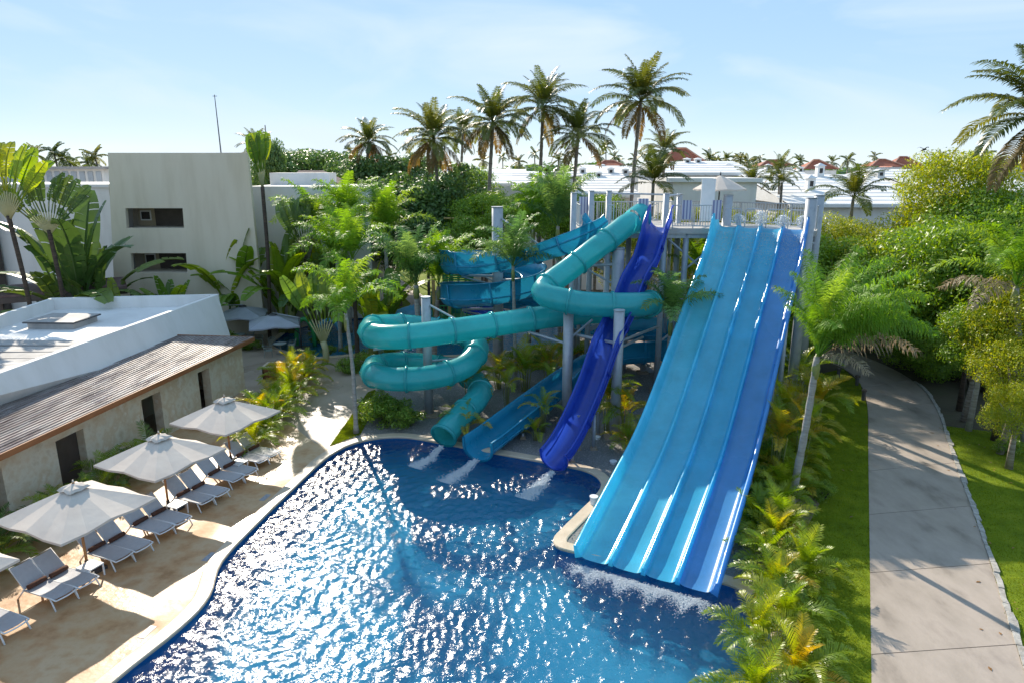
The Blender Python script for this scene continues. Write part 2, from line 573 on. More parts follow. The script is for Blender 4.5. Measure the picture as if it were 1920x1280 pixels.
# water -------------------------------------------------------------
def water_material(name, tint, ior):
    m, N, L, b = new_mat(name)
    N.remove(b)
    gl = N.new('ShaderNodeBsdfGlossy')
    gl.inputs['Roughness'].default_value = .17
    gl.inputs['Color'].default_value = (1, 1, 1, 1)
    tr = N.new('ShaderNodeBsdfTransparent')
    tr.inputs['Color'].default_value = (*tint, 1)
    geo = N.new('ShaderNodeNewGeometry')
    nz = N.new('ShaderNodeTexNoise')
    nz.inputs['Scale'].default_value = 11
    nz.inputs['Detail'].default_value = 4
    nz.inputs['Distortion'].default_value = .8
    L.new(geo.outputs['Position'], nz.inputs['Vector'])
    bp = N.new('ShaderNodeBump')
    bp.inputs['Distance'].default_value = .016
    L.new(nz.outputs['Fac'], bp.inputs['Height'])
    # Schlick reflectance, the same from above and below
    dt = N.new('ShaderNodeVectorMath')
    dt.operation = 'DOT_PRODUCT'
    L.new(bp.outputs['Normal'], dt.inputs[0])
    L.new(geo.outputs['Incoming'], dt.inputs[1])
    ab = N.new('ShaderNodeMath'); ab.operation = 'ABSOLUTE'
    L.new(dt.outputs['Value'], ab.inputs[0])
    om = N.new('ShaderNodeMath'); om.operation = 'SUBTRACT'; om.inputs[0].default_value = 1
    L.new(ab.outputs[0], om.inputs[1])
    pw = N.new('ShaderNodeMath'); pw.operation = 'POWER'; pw.inputs[1].default_value = 5
    L.new(om.outputs[0], pw.inputs[0])
    f0 = ((ior - 1) / (ior + 1)) ** 2
    fr = N.new('ShaderNodeMath'); fr.operation = 'MULTIPLY_ADD'; fr.use_clamp = True
    fr.inputs[1].default_value = 1 - f0
    fr.inputs[2].default_value = f0
    L.new(pw.outputs[0], fr.inputs[0])
    L.new(bp.outputs['Normal'], gl.inputs['Normal'])
    mx = N.new('ShaderNodeMixShader')
    L.new(fr.outputs[0], mx.inputs[0])
    rf = N.new('ShaderNodeBsdfRefraction')
    rf.inputs['Color'].default_value = (*tint, 1)
    rf.inputs['IOR'].default_value = 1.33
    rf.inputs['Roughness'].default_value = .03
    L.new(bp.outputs['Normal'], rf.inputs['Normal'])
    bd = N.new('ShaderNodeMixShader')
    bd.inputs[0].default_value = .58
    L.new(tr.outputs[0], bd.inputs[1])
    L.new(rf.outputs[0], bd.inputs[2])
    L.new(bd.outputs[0], mx.inputs[1])
    L.new(gl.outputs[0], mx.inputs[2])
    L.new(mx.outputs[0], N['Material Output'].inputs['Surface'])
    return m
M['water'] = water_material('pool_water', (.76, .94, .99), 1.45)

def dist_to_poly(px, py, poly):
    """signed: negative inside"""
    poly = np.array(poly)
    d = np.full(px.shape, 1e9)
    ins = np.zeros(px.shape, bool)
    for i in range(len(poly)):
        a, b_ = poly[i], poly[(i + 1) % len(poly)]
        e = b_ - a
        t = np.clip(((px - a[0]) * e[0] + (py - a[1]) * e[1]) / max(1e-9, e @ e), 0, 1)
        d = np.minimum(d, np.hypot(px - a[0] - t * e[0], py - a[1] - t * e[1]))
        if a[1] != b_[1]:
            ins ^= ((a[1] > py) != (b_[1] > py)) & (px < e[0] * (py - a[1]) / (e[1]) + a[0])
    return np.where(ins, -d, d)

def water_sheet(name, poly, z, step, y0=None, rings=()):
    arr = np.array(poly)
    x0, x1 = arr[:, 0].min() - .3, arr[:, 0].max() + .3
    yy0, y1 = (arr[:, 1].min() - .3 if y0 is None else y0), arr[:, 1].max() + .3
    xs = np.arange(x0, x1, step)
    ys = np.arange(yy0, y1, step)
    X, Y = np.meshgrid(xs, ys)
    rg = np.random.default_rng(5)
    Z = np.zeros_like(X)
    wave_amp = .0066
    for k in range(60):
        lam = .14 * (.75 / .14) ** (rg.random() ** 1.2)
        th = rg.normal(-1.9, 1.3)
        kx, ky = math.cos(th) * 2 * math.pi / lam, math.sin(th) * 2 * math.pi / lam
        warp = .35 * np.sin(X * .7 + k) + .35 * np.sin(Y * .6 + 2 * k)
        Z += wave_amp * lam ** 1.0 * np.sin(kx * X + ky * Y + rg.random() * 6.3 + warp * 2)
    for (cx, cy, amp, rad) in rings:
        r = np.hypot(X - cx, Y - cy)
        Z += amp * np.sin(r * 14) * np.exp(-(r / rad) ** 2)
    keep = dist_to_poly(X, Y, poly) < .22
    nx = len(xs)
    idx = np.arange(X.size).reshape(X.shape)
    q = keep[:-1, :-1] & keep[1:, :-1] & keep[:-1, 1:] & keep[1:, 1:]
    f = np.stack([idx[:-1, :-1][q], idx[:-1, 1:][q], idx[1:, 1:][q], idx[1:, :-1][q]], 1)
    used = np.unique(f)
    remap = np.full(X.size, -1)
    remap[used] = np.arange(len(used))
    v = np.stack([X.ravel(), Y.ravel(), Z.ravel() + z], 1)[used]
    me = np_mesh(name, v, remap[f], M['water'], True)
    o = bpy.data.objects.new(name, me)
    COL.objects.link(o)
    return tag(o, kind='structure')
water_sheet('pool_water', POOLR, -.10, .05, 11.5, [(-5.6, 19.9, .012, 1.0), (-6.6, 16.6, .012, 1.0), (-2.2, 25.4, .015, 1.2), (1.3, 24.5, .015, 1.2), (-3.4, 26.6, .012, .9)])
water_sheet('back_pool_water', BACKR, -.1, .16)

# gravel bed under the slides ---------------------------------------
GRAVEL = [tuple(G(*q).to_2d()) for q in ((640, 826), (664, 800), (690, 738), (760, 705), (870, 694), (960, 682), (1060, 668))] + [(7, 41), (12, 43), (16.5, 40), (13.2, 33), (9.5, 25), (7.6, 19), (6.6, 18.1), (4, 19.1), (2, 20)]
sheet('gravel_bed', GRAVEL, [[(p[0] + q.x * .3, p[1] + q.y * .3) for p, q in zip(POOL, outline_normals(POOL))]], .008, M['gravel'])
rg = np.random.default_rng(3)
def in_poly(X, Y, poly):
    return dist_to_poly(X, Y, poly) < 0
X = rg.uniform(-8, 14, 60000)
Y = rg.uniform(19, 41, 60000)
k = in_poly(X, Y, GRAVEL) & (dist_to_poly(X, Y, POOL) > .42)
X, Y = X[k][:22000], Y[k][:22000]
n = len(X)
s = rg.uniform(.018, .05, n)
base = np.array([(1, 0, 0), (-.5, .87, 0), (-.5, -.87, 0), (0, 0, .8)])
jit = rg.uniform(.6, 1.3, (n, 4, 3))
V = base[None] * jit * s[:, None, None]
V[:, :, 0] += X[:, None]
V[:, :, 1] += Y[:, None]
V[:, :, 2] += .01
Fc = np.array([(0, 1, 3), (1, 2, 3), (2, 0, 3)])[None] + (np.arange(n) * 4)[:, None, None]
o = bpy.data.objects.new('gravel_stones', np_mesh('gravel_stones', V.reshape(-1, 3), Fc.reshape(-1, 3), M['stone_grey']))
COL.objects.link(o)
tag(o, 'loose grey gravel stones scattered over the slide bed', 'gravel', kind='stuff')

# lawns and concrete path -------------------------------------------
PL = [(3.7, 4), (8.65, 13.9), (12.11, 20.82), (15.3, 27.2), (18.4, 33.4), (20.0, 37.4), (20.5, 40.5), (19.6, 44.5), (17.4, 48)]
PR = [(7.45, 4), (12.4, 13.9), (15.75, 20.6), (19.0, 27.4), (21.9, 33.4), (23.2, 37.3), (23.4, 41.2), (22.4, 46), (20.2, 50)]
LAWN1 = [(1, 4), (5.9, 12), (8.6, 18.5), (11.6, 25), (15.4, 33), (18, 39)] + list(reversed(PL[:7]))
LAWN2 = PR[:4] + [(20.6, 30.9), (23.6, 29.6), (27.0, 27.0), (34, 24), (34, 4)]
LAWN3 = [tuple(G(*q).to_2d()) for q in ((618, 836), (690, 735), (704, 730), (700, 770), (675, 815), (640, 828))]
BACKLAWN = [tuple(G(*q).to_2d()) for q in ((700, 588), (716, 545), (712, 518), (760, 505), (900, 520), (940, 575), (860, 584), (800, 580))]
sheet('lawn_by_slide', LAWN1, [], .012, M['lawn'])
sheet('lawn_right', LAWN2, [], .012, M['lawn'])
sheet('lawn_by_pool', LAWN3, [], .012, M['lawn'])
sheet('lawn_back', BACKLAWN, [], .012, M['lawn'])
BACKPATH = [tuple(G(*q).to_2d()) for q in ((716, 516), (745, 520), (800, 560), (800, 586), (764, 588), (770, 570), (745, 545))]
sheet('back_path', BACKPATH, [], .02, M['concrete'])
o = sheet('earth_mound', [tuple(G(*q).to_2d()) for q in ((1490, 960), (1505, 935), (1528, 925), (1536, 945), (1515, 985), (1490, 1000))], [], .03, surf('bare_earth', [(.20, .15, .10), (.30, .24, .17)], scale=5, rough=(.8, 1), bump=.02))

def lerp_edge(E_, t):
    """point at fraction t of the edge by its Y"""
    ys = [p[1] for p in E_]
    return (float(np.interp(t, ys, [p[0] for p in E_])), t)
path = bpy.data.objects.new('path', None)
COL.objects.link(path)
tag(path, kind='structure')
Lp = smooth_path([Vector((p[0], p[1], 0)) for p in PL], .5)
Rp = smooth_path([Vector((p[0], p[1], 0)) for p in PR], .5)
ns = 12
for i in range(ns):
    b = MB()
    rows = []
    for k in range(7):
        t = (i + .004 + .992 * k / 6) / ns
        l = Lp[min(len(Lp) - 1, int(t * (len(Lp) - 1)))] if k not in (0, 6) else Lp[0].lerp(Lp[0], 0)
        def at(path_, t):
            x = t * (len(path_) - 1)
            a = int(min(len(path_) - 2, x))
            return path_[a].lerp(path_[a + 1], x - a)
        l, r = at(Lp, t), at(Rp, t)
        rows.append([(l.x, l.y, -.02), (l.x, l.y, .03), (r.x, r.y, .03), (r.x, r.y, -.02)])
    b.strip(rows)
    b.poly(rows[0])
    b.poly(rows[-1][::-1])
    b.build('slab', M['concrete'], path)
rk = random.Random(4)
kt = 0.0
tot = sum((a - b_).length for a, b_ in zip(Rp, Rp[1:]))
acc = 0
pos = 5.0
while pos < 37:
    ln = rk.uniform(.3, .62)
    def atlen(d):
        t = d / tot * (len(Rp) - 1)
        a = int(min(len(Rp) - 2, t))
        return Rp[a].lerp(Rp[a + 1], t - a)
    a, c = atlen(pos), atlen(pos + ln - .015)
    t = (c - a).normalized()
    nrm = Vector((t.y, -t.x, 0))
    w = rk.uniform(.12, .2)
    h = rk.uniform(.05, .085)
    j = lambda: Vector((rk.uniform(-.02, .02), rk.uniform(-.02, .02), 0))
    q = [a + j(), a + nrm * w + j(), c + nrm * (w + rk.uniform(-.03, .03)) + j(), c + j()]
    b = MB().hexa([(p.x, p.y, -.02) for p in q] + [(p.x, p.y, h + rk.uniform(-.008, .008)) for p in q])
    b.build('kerb_stone', M['kerb'], path)
    pos += ln

def grass(name, polys, n, label, hgt=(.03, .07)):
    rg = np.random.default_rng(9)
    Xs, Ys = [], []
    for poly, dens, ylim in polys:
        a = np.array(poly)
        X = rg.uniform(a[:, 0].min(), a[:, 0].max(), dens)
        Y = rg.uniform(max(ylim[0], a[:, 1].min()), min(ylim[1], a[:, 1].max()), dens)
        k = in_poly(X, Y, poly)
        Xs.append(X[k])
        Ys.append(Y[k])
    X, Y = np.concatenate(Xs), np.concatenate(Ys)
    n = len(X)
    th = rg.uniform(0, 6.28, n)
    h = rg.uniform(*hgt, n)
    w = rg.uniform(.006, .014, n)
    lean = rg.normal(0, .025, (n, 2))
    V = np.zeros((n, 3, 3))
    V[:, 0] = np.stack([X - np.cos(th) * w, Y - np.sin(th) * w, np.full(n, .01)], 1)
    V[:, 1] = np.stack([X + np.cos(th) * w, Y + np.sin(th) * w, np.full(n, .01)], 1)
    V[:, 2] = np.stack([X + lean[:, 0], Y + lean[:, 1], h], 1)
    me = np_mesh(name, V.reshape(-1, 3), np.arange(n * 3).reshape(-1, 3), M['grass'])
    o = bpy.data.objects.new(name, me)
    COL.objects.link(o)
    tag(o, label, 'grass', kind='stuff')
grass('lawn_grass', [(LAWN1, 330000, (12.5, 40)), (LAWN2, 200000, (13, 32)), (LAWN3, 30000, (20, 40))], 0, 'short mown green grass blades on the lawns')

# fallen leaves on path and lawns
rg = np.random.default_rng(31)
n = 170
X = rg.uniform(9, 26, n)
Y = rg.uniform(13, 32, n)
k = in_poly(X, Y, LAWN2) | (in_poly(X, Y, LAWN1) & (rg.random(n) < .4)) | ((dist_to_poly(X, Y, LAWN2) < .8) & (dist_to_poly(X, Y, LAWN2) > 0))
X, Y = X[k], Y[k]
n = len(X)
th = rg.uniform(0, 6.28, n)
ln = rg.uniform(.04, .1, n)
c_, s_ = np.cos(th), np.sin(th)
zb = np.where(in_poly(X, Y, LAWN2) | in_poly(X, Y, LAWN1), .06, .036)
V = np.stack([np.stack([X - c_ * ln, Y - s_ * ln, zb], 1), np.stack([X + s_ * ln * .45, Y - c_ * ln * .45, zb + .012], 1), np.stack([X + c_ * ln, Y + s_ * ln, zb + .006], 1), np.stack([X - s_ * ln * .45, Y + c_ * ln * .45, zb + .012], 1)], 1)
o = bpy.data.objects.new('fallen_leaves', np_mesh('fallen_leaves', V.reshape(-1, 3), np.arange(n * 4).reshape(-1, 4), leafmat('dry_leaf', [(.20, .09, .03), (.32, .17, .05), (.14, .09, .05)], trans=.2, island=True)))
COL.objects.link(o)
tag(o, 'dry brown leaves fallen on the lawns and path edge', 'leaf litter', kind='stuff')

# ================================================================== water slides
def flange_ring(mb, fr, rad, width, thick, n=28, a0=0, a1=2 * math.pi):
    p, t, r, u = fr
    rows = []
    for (o, rr) in ((-width / 2, rad - .01), (-width / 2, rad + thick), (width / 2, rad + thick), (width / 2, rad - .01)):
        rows.append([p + t * o + (r * math.cos(a0 + (a1 - a0) * k / n) + u * math.sin(a0 + (a1 - a0) * k / n)) * rr for k in range(n + 1)])
    mb.strip(rows)

def tube_slide(root, ctrl, rad, mat, sec_len):
    path = smooth_path(ctrl, .22)
    fr = frames(path)
    m = len(fr)
    per = max(3, int(sec_len / .22))
    cuts = list(range(0, m - 1, per))
    if m - 1 - cuts[-1] < per * .5:
        cuts.pop()
    cuts.append(m - 1)
    n = 28
    for a, b_ in zip(cuts, cuts[1:]):
        mb = MB()
        rows = []
        for i in range(a, b_ + 1):
            p, t, r, u = fr[i]
            row = []
            for k in range(n):
                an = 2 * math.pi * k / n
                rr = rad + (.045 if k in (0, n // 2) else 0)
                row.append(p + (r * math.cos(an) + u * math.sin(an)) * rr)
            rows.append(row)
        mb.strip(rows, closed=True)
        mb.build('tube_section', mat, root, True)
        mb = MB()
        flange_ring(mb, fr[b_], rad, .10, .075)
        mb.build('flange', mat, root, True)
    return fr

def flume_slide(root, ctrl, rad, mat, sec_len, walls, wall_lo=.35):
    """open trough; walls(i/m) gives extra height of left and right walls"""
    path = smooth_path(ctrl, .22)
    fr = frames(path)
    m = len(fr)
    def prof(i, off=0.0):
        p, t, r, u = fr[i]
        wl_, wr_ = walls(i / (m - 1))
        pts = []
        rr = rad + off
        pts.append(p - r * (rr + .09) + u * (wl_ - .03))
        pts.append(p - r * (rr + .09) + u * wl_)
        pts.append(p - r * rr + u * wl_)
        for k in range(15):
            an = math.pi + math.pi * k / 14
            pts.append(p + r * math.cos(an) * rr + u * math.sin(an) * rr * .8)
        pts.append(p + r * rr + u * wr_)
        pts.append(p + r * (rr + .09) + u * wr_)
        pts.append(p + r * (rr + .09) + u * (wr_ - .03))
        return pts
    def outer(i):
        p, t, r, u = fr[i]
        wl_, wr_ = walls(i / (m - 1))
        rr = rad + .05
        pts = [p - r * (rr + .02) + u * (wl_ - .03)]
        for k in range(15):
            an = math.pi + math.pi * k / 14
            pts.append(p + r * math.cos(an) * rr + u * (math.sin(an) * rr * .8))
        pts.append(p + r * (rr + .02) + u * (wr_ - .03))
        return pts
    per = max(3, int(sec_len / .22))
    cuts = list(range(0, m - 1, per))
    if m - 1 - cuts[-1] < per * .5:
        cuts.pop()
    cuts.append(m - 1)
    for a, b_ in zip(cuts, cuts[1:]):
        mb = MB()
        mb.strip([prof(i) for i in range(a, b_ + 1)])
        # closing rim at the end of the trough
        mb.build('flume_section', mat, root, True)
        mb = MB()
        p, t, r, u = fr[b_]
        wl_, wr_ = walls(b_ / (m - 1))
        rows = []
        for (o, rr) in ((-.05, rad + .04), (-.05, rad + .11), (.05, rad + .11), (.05, rad + .0)):
            row = [p + t * o - r * rr + u * (wl_ - .04)]
            for k in range(15):
                an = math.pi + math.pi * k / 14
                row.append(p + t * o + r * math.cos(an) * rr + u * math.sin(an) * rr * .8)
            row.append(p + t * o + r * rr + u * (wr_ - .04))
            rows.append(row)
        mb.strip(rows)
        mb.build('flange', mat, root, True)
    # rib along the outside
    for sd_ in (-1, 1):
        mb = MB()
        mb.tube([fr[i][0] + fr[i][2] * sd_ * (rad + .05) + fr[i][3] * -.02 for i in range(0, m, 2)], .04, 6)
        mb.build('side_rib', mat, root, True)
    return fr

def post(root, x, y, z1, r=.23, z0=-.02, name='support_post'):
    b = MB()
    b.tube([(x, y, z0), (x, y, z1)], r, 18)
    b.tube([(x, y, z1 - .03), (x, y, z1 + .012)], r * 1.08, 18)
    o = b.build(name, M['steel'], root)
    for p in o.data.polygons:
        p.use_smooth = len(p.vertices) == 4
    if z0 < .5:
        b = MB().box((x, y, .05), (r * 4.2, r * 4.2, .09))
        b.tube([(x, y, .09), (x, y, .14)], r * 1.5, 14)
        b.build('base_plate', M['footing'], root)
    return o
M['footing'] = surf('footing_concrete', [(.30, .22, .15), (.42, .33, .25)], scale=4, rough=(.8, .95))

def arm(root, a, b_, r=.07, name='support_arm'):
    return MB().tube([a, b_], r, 10).build(name, M['steel'], root)

# ---- teal closed tube slide
T1 = thing('tube_slide', A(1180, 410, 34.3).xy.to_3d(), 'teal closed tube slide winding down from the tower into two coils', 'water slide')
tc = [A(1184, 418, 34.7), A(1171, 425, 34.3), A(1150, 442, 33.8), A(1112, 470, 33.0), A(1066, 506, 32.4), A(1032, 531, 31.8), A(1019, 549, 31.2), A(1046, 561, 30.7), A(1100, 570, 30.5), A(1170, 572, 30.5),
      A(1212, 568, 30.8), A(1226, 568, 31.7), A(1210, 575, 32.8), A(1150, 583, 33.2), A(1050, 591, 32.5), A(960, 604, 31.7), A(850, 620, 30.5), A(770, 630, 29.9), A(715, 631, 30.1), A(694, 622, 31.2), A(708, 612, 32.9),
      A(765, 611, 34.3), A(840, 620, 34.5), A(886, 637, 33.6), A(893, 660, 32.2), A(868, 688, 31.0), A(810, 706, 30.1), A(745, 710, 29.9), A(706, 704, 30.6), A(698, 694, 31.9), A(720, 682, 33.5), A(780, 681, 34.5),
      A(845, 690, 34.2), A(884, 708, 33.2), A(900, 728, 31.8), A(892, 750, 30.6), A(868, 775, 29.5), A(842, 803, 28.4), A(832, 816, 28.0)]
# keep the fall steady
zs = [p.z for p in tc]
for i in range(1, len(tc)):
    if tc[i].z > tc[i - 1].z - .02:
        tc[i].z = tc[i - 1].z - .02
tfr = tube_slide(T1, tc, .56, M['teal'], 2.1)
mb = MB()
flange_ring(mb, tfr[-1], .56, .14, .07)
p, t, r, u = tfr[0]
mb.build('mouth_rim', M['teal'], T1, True)
mb = MB()   # hooded entry on the deck
rows = []
for o, s_ in ((.02, 1.0), (-.3, 1.12), (-.75, 1.2)):
    rows.append([p + t * o + Vector((0, 0, .04)) + (r * math.cos(a) + Vector((0, 0, 1)) * math.sin(a) * 1.05) * .58 * s_ for a in [2 * math.pi * k / 24 for k in range(25)]])
mb.strip(rows)
mb.build('entry_hood', M['teal'], T1, True)
# coil posts and arms
p1 = (tc[17].x * .0 - 4.15, 32.3)
post(T1, p1[0], p1[1], 6.0, .22)
for q, rr in ((A(700, 655, 31.4), .06), (A(886, 668, 33.4), .06), (A(760, 656, 30.3), .06), (A(706, 728, 31.0), .06), (A(870, 712, 33.6), .06)):
    arm(T1, (p1[0], p1[1], q.z + .05), (q.x, q.y, q.z), rr)
arm(T1, (p1[0], p1[1], 5.7), (tc[16].x + 1.6, tc[16].y + .4, tc[16].z - .4), .05)
for (px, y_, top) in ((1066, 31.0, 584), (1161, 29.5, 592)):
    q = A(px, top, y_)
    post(T1, q.x, q.y, q.z + .25, .235)
q = A(1161, 640, 29.5)
arm(T1, (q.x, q.y, 4.5), A(1235, 612, 32.6), .07)
arm(T1, (q.x, q.y, 4.2), A(1205, 632, 31.9), .06)
arm(T1, (q.x, q.y, 4.4), A(1082, 628, 31.4), .07)
q2 = A(1066, 640, 31.0)
arm(T1, (q2.x, q2.y, 4.2), A(1110, 600, 32.4), .06)
arm(T1, (q2.x, q2.y, 4.0), A(990, 622, 31.9), .06)

# ---- azure open flume with two loops
T2 = thing('flume_slide', (-1.0, 40.4, 0), 'deep blue open flume slide looping twice round a thick grey post', 'water slide')
cx, cy, rr = -1.15, 40.4, 2.25
ctrl = [A(1122, 412, 35.4), A(1108, 428, 35.2), A(1082, 448, 35.4), A(1050, 462, 36.2), A(1010, 474, 37.2)]
ang = [(-90, 6.95), (-130, 6.8), (-180, 6.6), (-225, 6.35), (-270, 6.1), (-315, 5.85), (-360, 5.6), (-405, 5.35), (-450, 5.1), (-495, 4.85), (-540, 4.6), (-585, 4.35), (-630, 4.1)]
for a, z in ang:
    ctrl.append(Vector((cx + rr * math.cos(R(a)) * 1.1, cy + rr * math.sin(R(a)), z - .15)))
ctrl += [Vector((1.2, 42.6, 3.6)), Vector((3.6, 42.0, 3.05)), A(1130, 632, 40.6), Vector((7.3, 40.4, 2.35)), Vector((9.3, 40.0, 2.2)), Vector((10.3, 38.9, 2.1)), Vector((9.6, 37.7, 2.0)), Vector((7.8, 37.2, 1.9)), Vector((6.0, 37.0, 1.78)),
         Vector((4.6, 36.3, 1.65)), Vector((3.2, 34.4, 1.4)), Vector((1.7, 32.0, 1.1)), Vector((.2, 29.6, .8)), Vector((-.9, 27.9, .55)), Vector((-1.45, 27.0, .48))]
def walls2(t):
    if t < .13: return .42, .42
    if t < .60: return .88, .25       # outer wall of the loops is higher (travel is clockwise seen from above)
    if t < .86: return .85, .3
    return .4, .4
ctrl2 = ctrl
def walls2s(t):
    # smooth the steps
    w = [walls2(max(0, min(1, t + d))) for d in (-.02, -.01, 0, .01, .02)]
    return sum(x[0] for x in w) / 5, sum(x[1] for x in w) / 5
ffr = flume_slide(T2, ctrl2, .66, M['azure'], 2.3, walls2s)
post(T2, -.85, 40.4, A(940, 388, 40.4).z, .33)
for z, (ax, ay) in ((5.75, (-2.9, 39.2)), (5.5, (.9, 39.4)), (5.9, (-2.7, 41.8)), (3.75, (-2.9, 39.2)), (3.5, (.8, 39.2)), (3.4, (1.0, 41.7))):
    arm(T2, (-.85, 40.4, z), (ax, ay, z + .22), .075)
    arm(T2, (-.85, 40.4, z - .6), (ax, ay, z + .15), .05)
arm(T2, (-.85, 40.4, 9.3), (2.6, 37.2, 7.2), .05)
post(T2, 7.9, 39.6, 1.7, .16)
post(T2, 9.6, 38.0, 1.4, .14)
post(T2, 4.9, 36.8, .9, .1)
post(T2, .5, 29.2, .25, .06)

# ---- royal blue straight flume
T3 = thing('flume_slide', (4.5, 30, 0), 'royal blue open flume slide running straight down into the pool', 'water slide')
rc = [A(1240, 412, 35.0), A(1236, 418, 34.5), A(1229, 436, 33.7), A(1213, 490, 32.7)]
mx_, my_ = 1.72, 25.75
top = rc[3]
bot = Vector((mx_, my_, .5))
for k, z in ((.14, 6.85), (.26, 5.75), (.38, 4.95), (.48, 4.25), (.60, 2.95), (.72, 1.95), (.84, 1.12), (.93, .70)):
    q = top.lerp(bot, k)
    rc.append(Vector((q.x, q.y, z)))
rc.append(bot)
def walls3(t):
    return (.75 - 2.5 * t, .75 - 2.5 * t) if t < .12 else (.42, .42)
flume_slide(T3, rc, .52, M['royal'], 2.6, walls3)
for k in (.45, .68):
    q = top.lerp(bot, k)
    for sx in (-.35, .35):
        post(T3, q.x + sx, q.y, max(.5, {.45: 3.5, .68: 1.6}[k]), .07)
for k in (.9,):
    q = top.lerp(bot, k)
    post(T3, q.x + .35, q.y + .1, .5, .05)

# ---- four-lane racer
T4 = thing('racer_slide', (8.0, 26.2, 0), 'wide light blue four lane racing slide descending into the pool', 'water slide')
d4 = Vector((.465, .885, 0))
c4 = Vector((.885, -.465, 0))
Tt = Vector((12.18, 33.98, 0))
prof4 = [(-.75, 9.15), (-.3, 9.12), (.15, 8.85), (.9, 8.25), (2.4, 7.2), (4.85, 5.7), (7.3, 4.15), (9.4, 2.88), (11.0, 2.05), (12.4, 1.5), (13.8, 1.1), (15.3, .68), (16.5, .36), (17.2, .18), (17.65, .11)]
path4 = smooth_path([Tt - d4 * s + Vector((0, 0, z)) for s, z in prof4], .3)
fr4 = []
m4 = len(path4)
for i, p in enumerate(path4):
    t = (path4[min(i + 1, m4 - 1)] - path4[max(i - 1, 0)]).normalized()
    r = -c4 if t.cross(Vector((0, 0, 1))).dot(c4) < 0 else c4
    r = c4
    u = r.cross(t).normalized()
    if u.z < 0: u = -u
    fr4.append((p, t, r, u))
laneW = 1.045
lane_mats = [M['cyan1'], M['cyan2'], M['cyan3'], M['blue4']]
for k in range(4):
    c0 = (k - 1.5) * laneW
    prof = [(-.47, .02), (-.40, -.05), (-.30, -.085), (-.1, -.10), (.1, -.10), (.30, -.085), (.40, -.05), (.47, .02)]
    # each lane in five bolted sections
    seg = [round(m4 * j / 5) for j in range(6)]
    for a, b_ in zip(seg, seg[1:]):
        mb = MB()
        e = min(b_, m4 - 1)
        mb.strip([[p + r * (c0 + x) + u * y for x, y in prof] for p, t, r, u in fr4[a:e + 1]])
        mb.build('lane', lane_mats[k], T4, True)
for k in range(3):
    c0 = (k - 1) * laneW
    mb = MB()
    hgt = lambda i: .17 + .05 * (i > m4 * .6)
    prof = [(-.075, -.1), (-.06, .04), (-.045, .15), (0, .175), (.045, .15), (.06, .04), (.075, -.1)]
    mb.strip([[p + r * (c0 + x) + u * y for x, y in prof] for p, t, r, u in fr4])
    p, t, r, u = fr4[-1]
    mb.poly([p + t * .002 + r * (c0 + x) + u * y for x, y in prof])
    mb.build('divider', lane_mats[k], T4, True)
for sd_, mat in ((-1, M['cyan1']), (1, M['blue4'])):
    mb = MB()
    rows = []
    for i, (p, t, r, u) in enumerate(fr4):
        hh = .42 + (.55 * max(0, 1 - i / 5) if i < 5 else 0) - (.12 * max(0, (i - m4 + 5) / 5))
        prof = [(1.5 * laneW + .44, -.05), (1.5 * laneW + .52, .1), (1.5 * laneW + .58, hh), (1.5 * laneW + .64, hh + .03), (1.5 * laneW + .70, hh), (1.5 * laneW + .66, -.15)]
        rows.append([p + r * x * sd_ + u * y for x, y in prof])
    mb.strip(rows)
    mb.poly(rows[-1])
    mb.build('side_wall', mat, T4, True)
# under-frame
for s_, z in ((2.4, 6.75), (5.6, 4.75), (8.8, 2.75), (12.0, 1.2), (15.0, .34)):
    q = Tt - d4 * s_
    mb = MB().bar(q - c4 * 2.2 + Vector((0, 0, z)), q + c4 * 2.2 + Vector((0, 0, z)), .16, .18)
    mb.build('cross_beam', M['steel'], T4)
    for sd_ in (-1, 1):
        post(T4, (q + c4 * 1.9 * sd_).x, (q + c4 * 1.9 * sd_).y, z, .11)
for sd_ in (-1, 1):
    arm(T4, Tt - d4 * 2.4 + c4 * 1.9 * sd_ + Vector((0, 0, 6.6)), Tt - d4 * 8.8 + c4 * 1.9 * sd_ + Vector((0, 0, .4)), .06, 'brace')
    arm(T4, Tt - d4 * 5.6 + c4 * 1.9 * sd_ + Vector((0, 0, .4)), Tt - d4 * 8.8 + c4 * 1.9 * sd_ + Vector((0, 0, 2.7)), .06, 'brace')

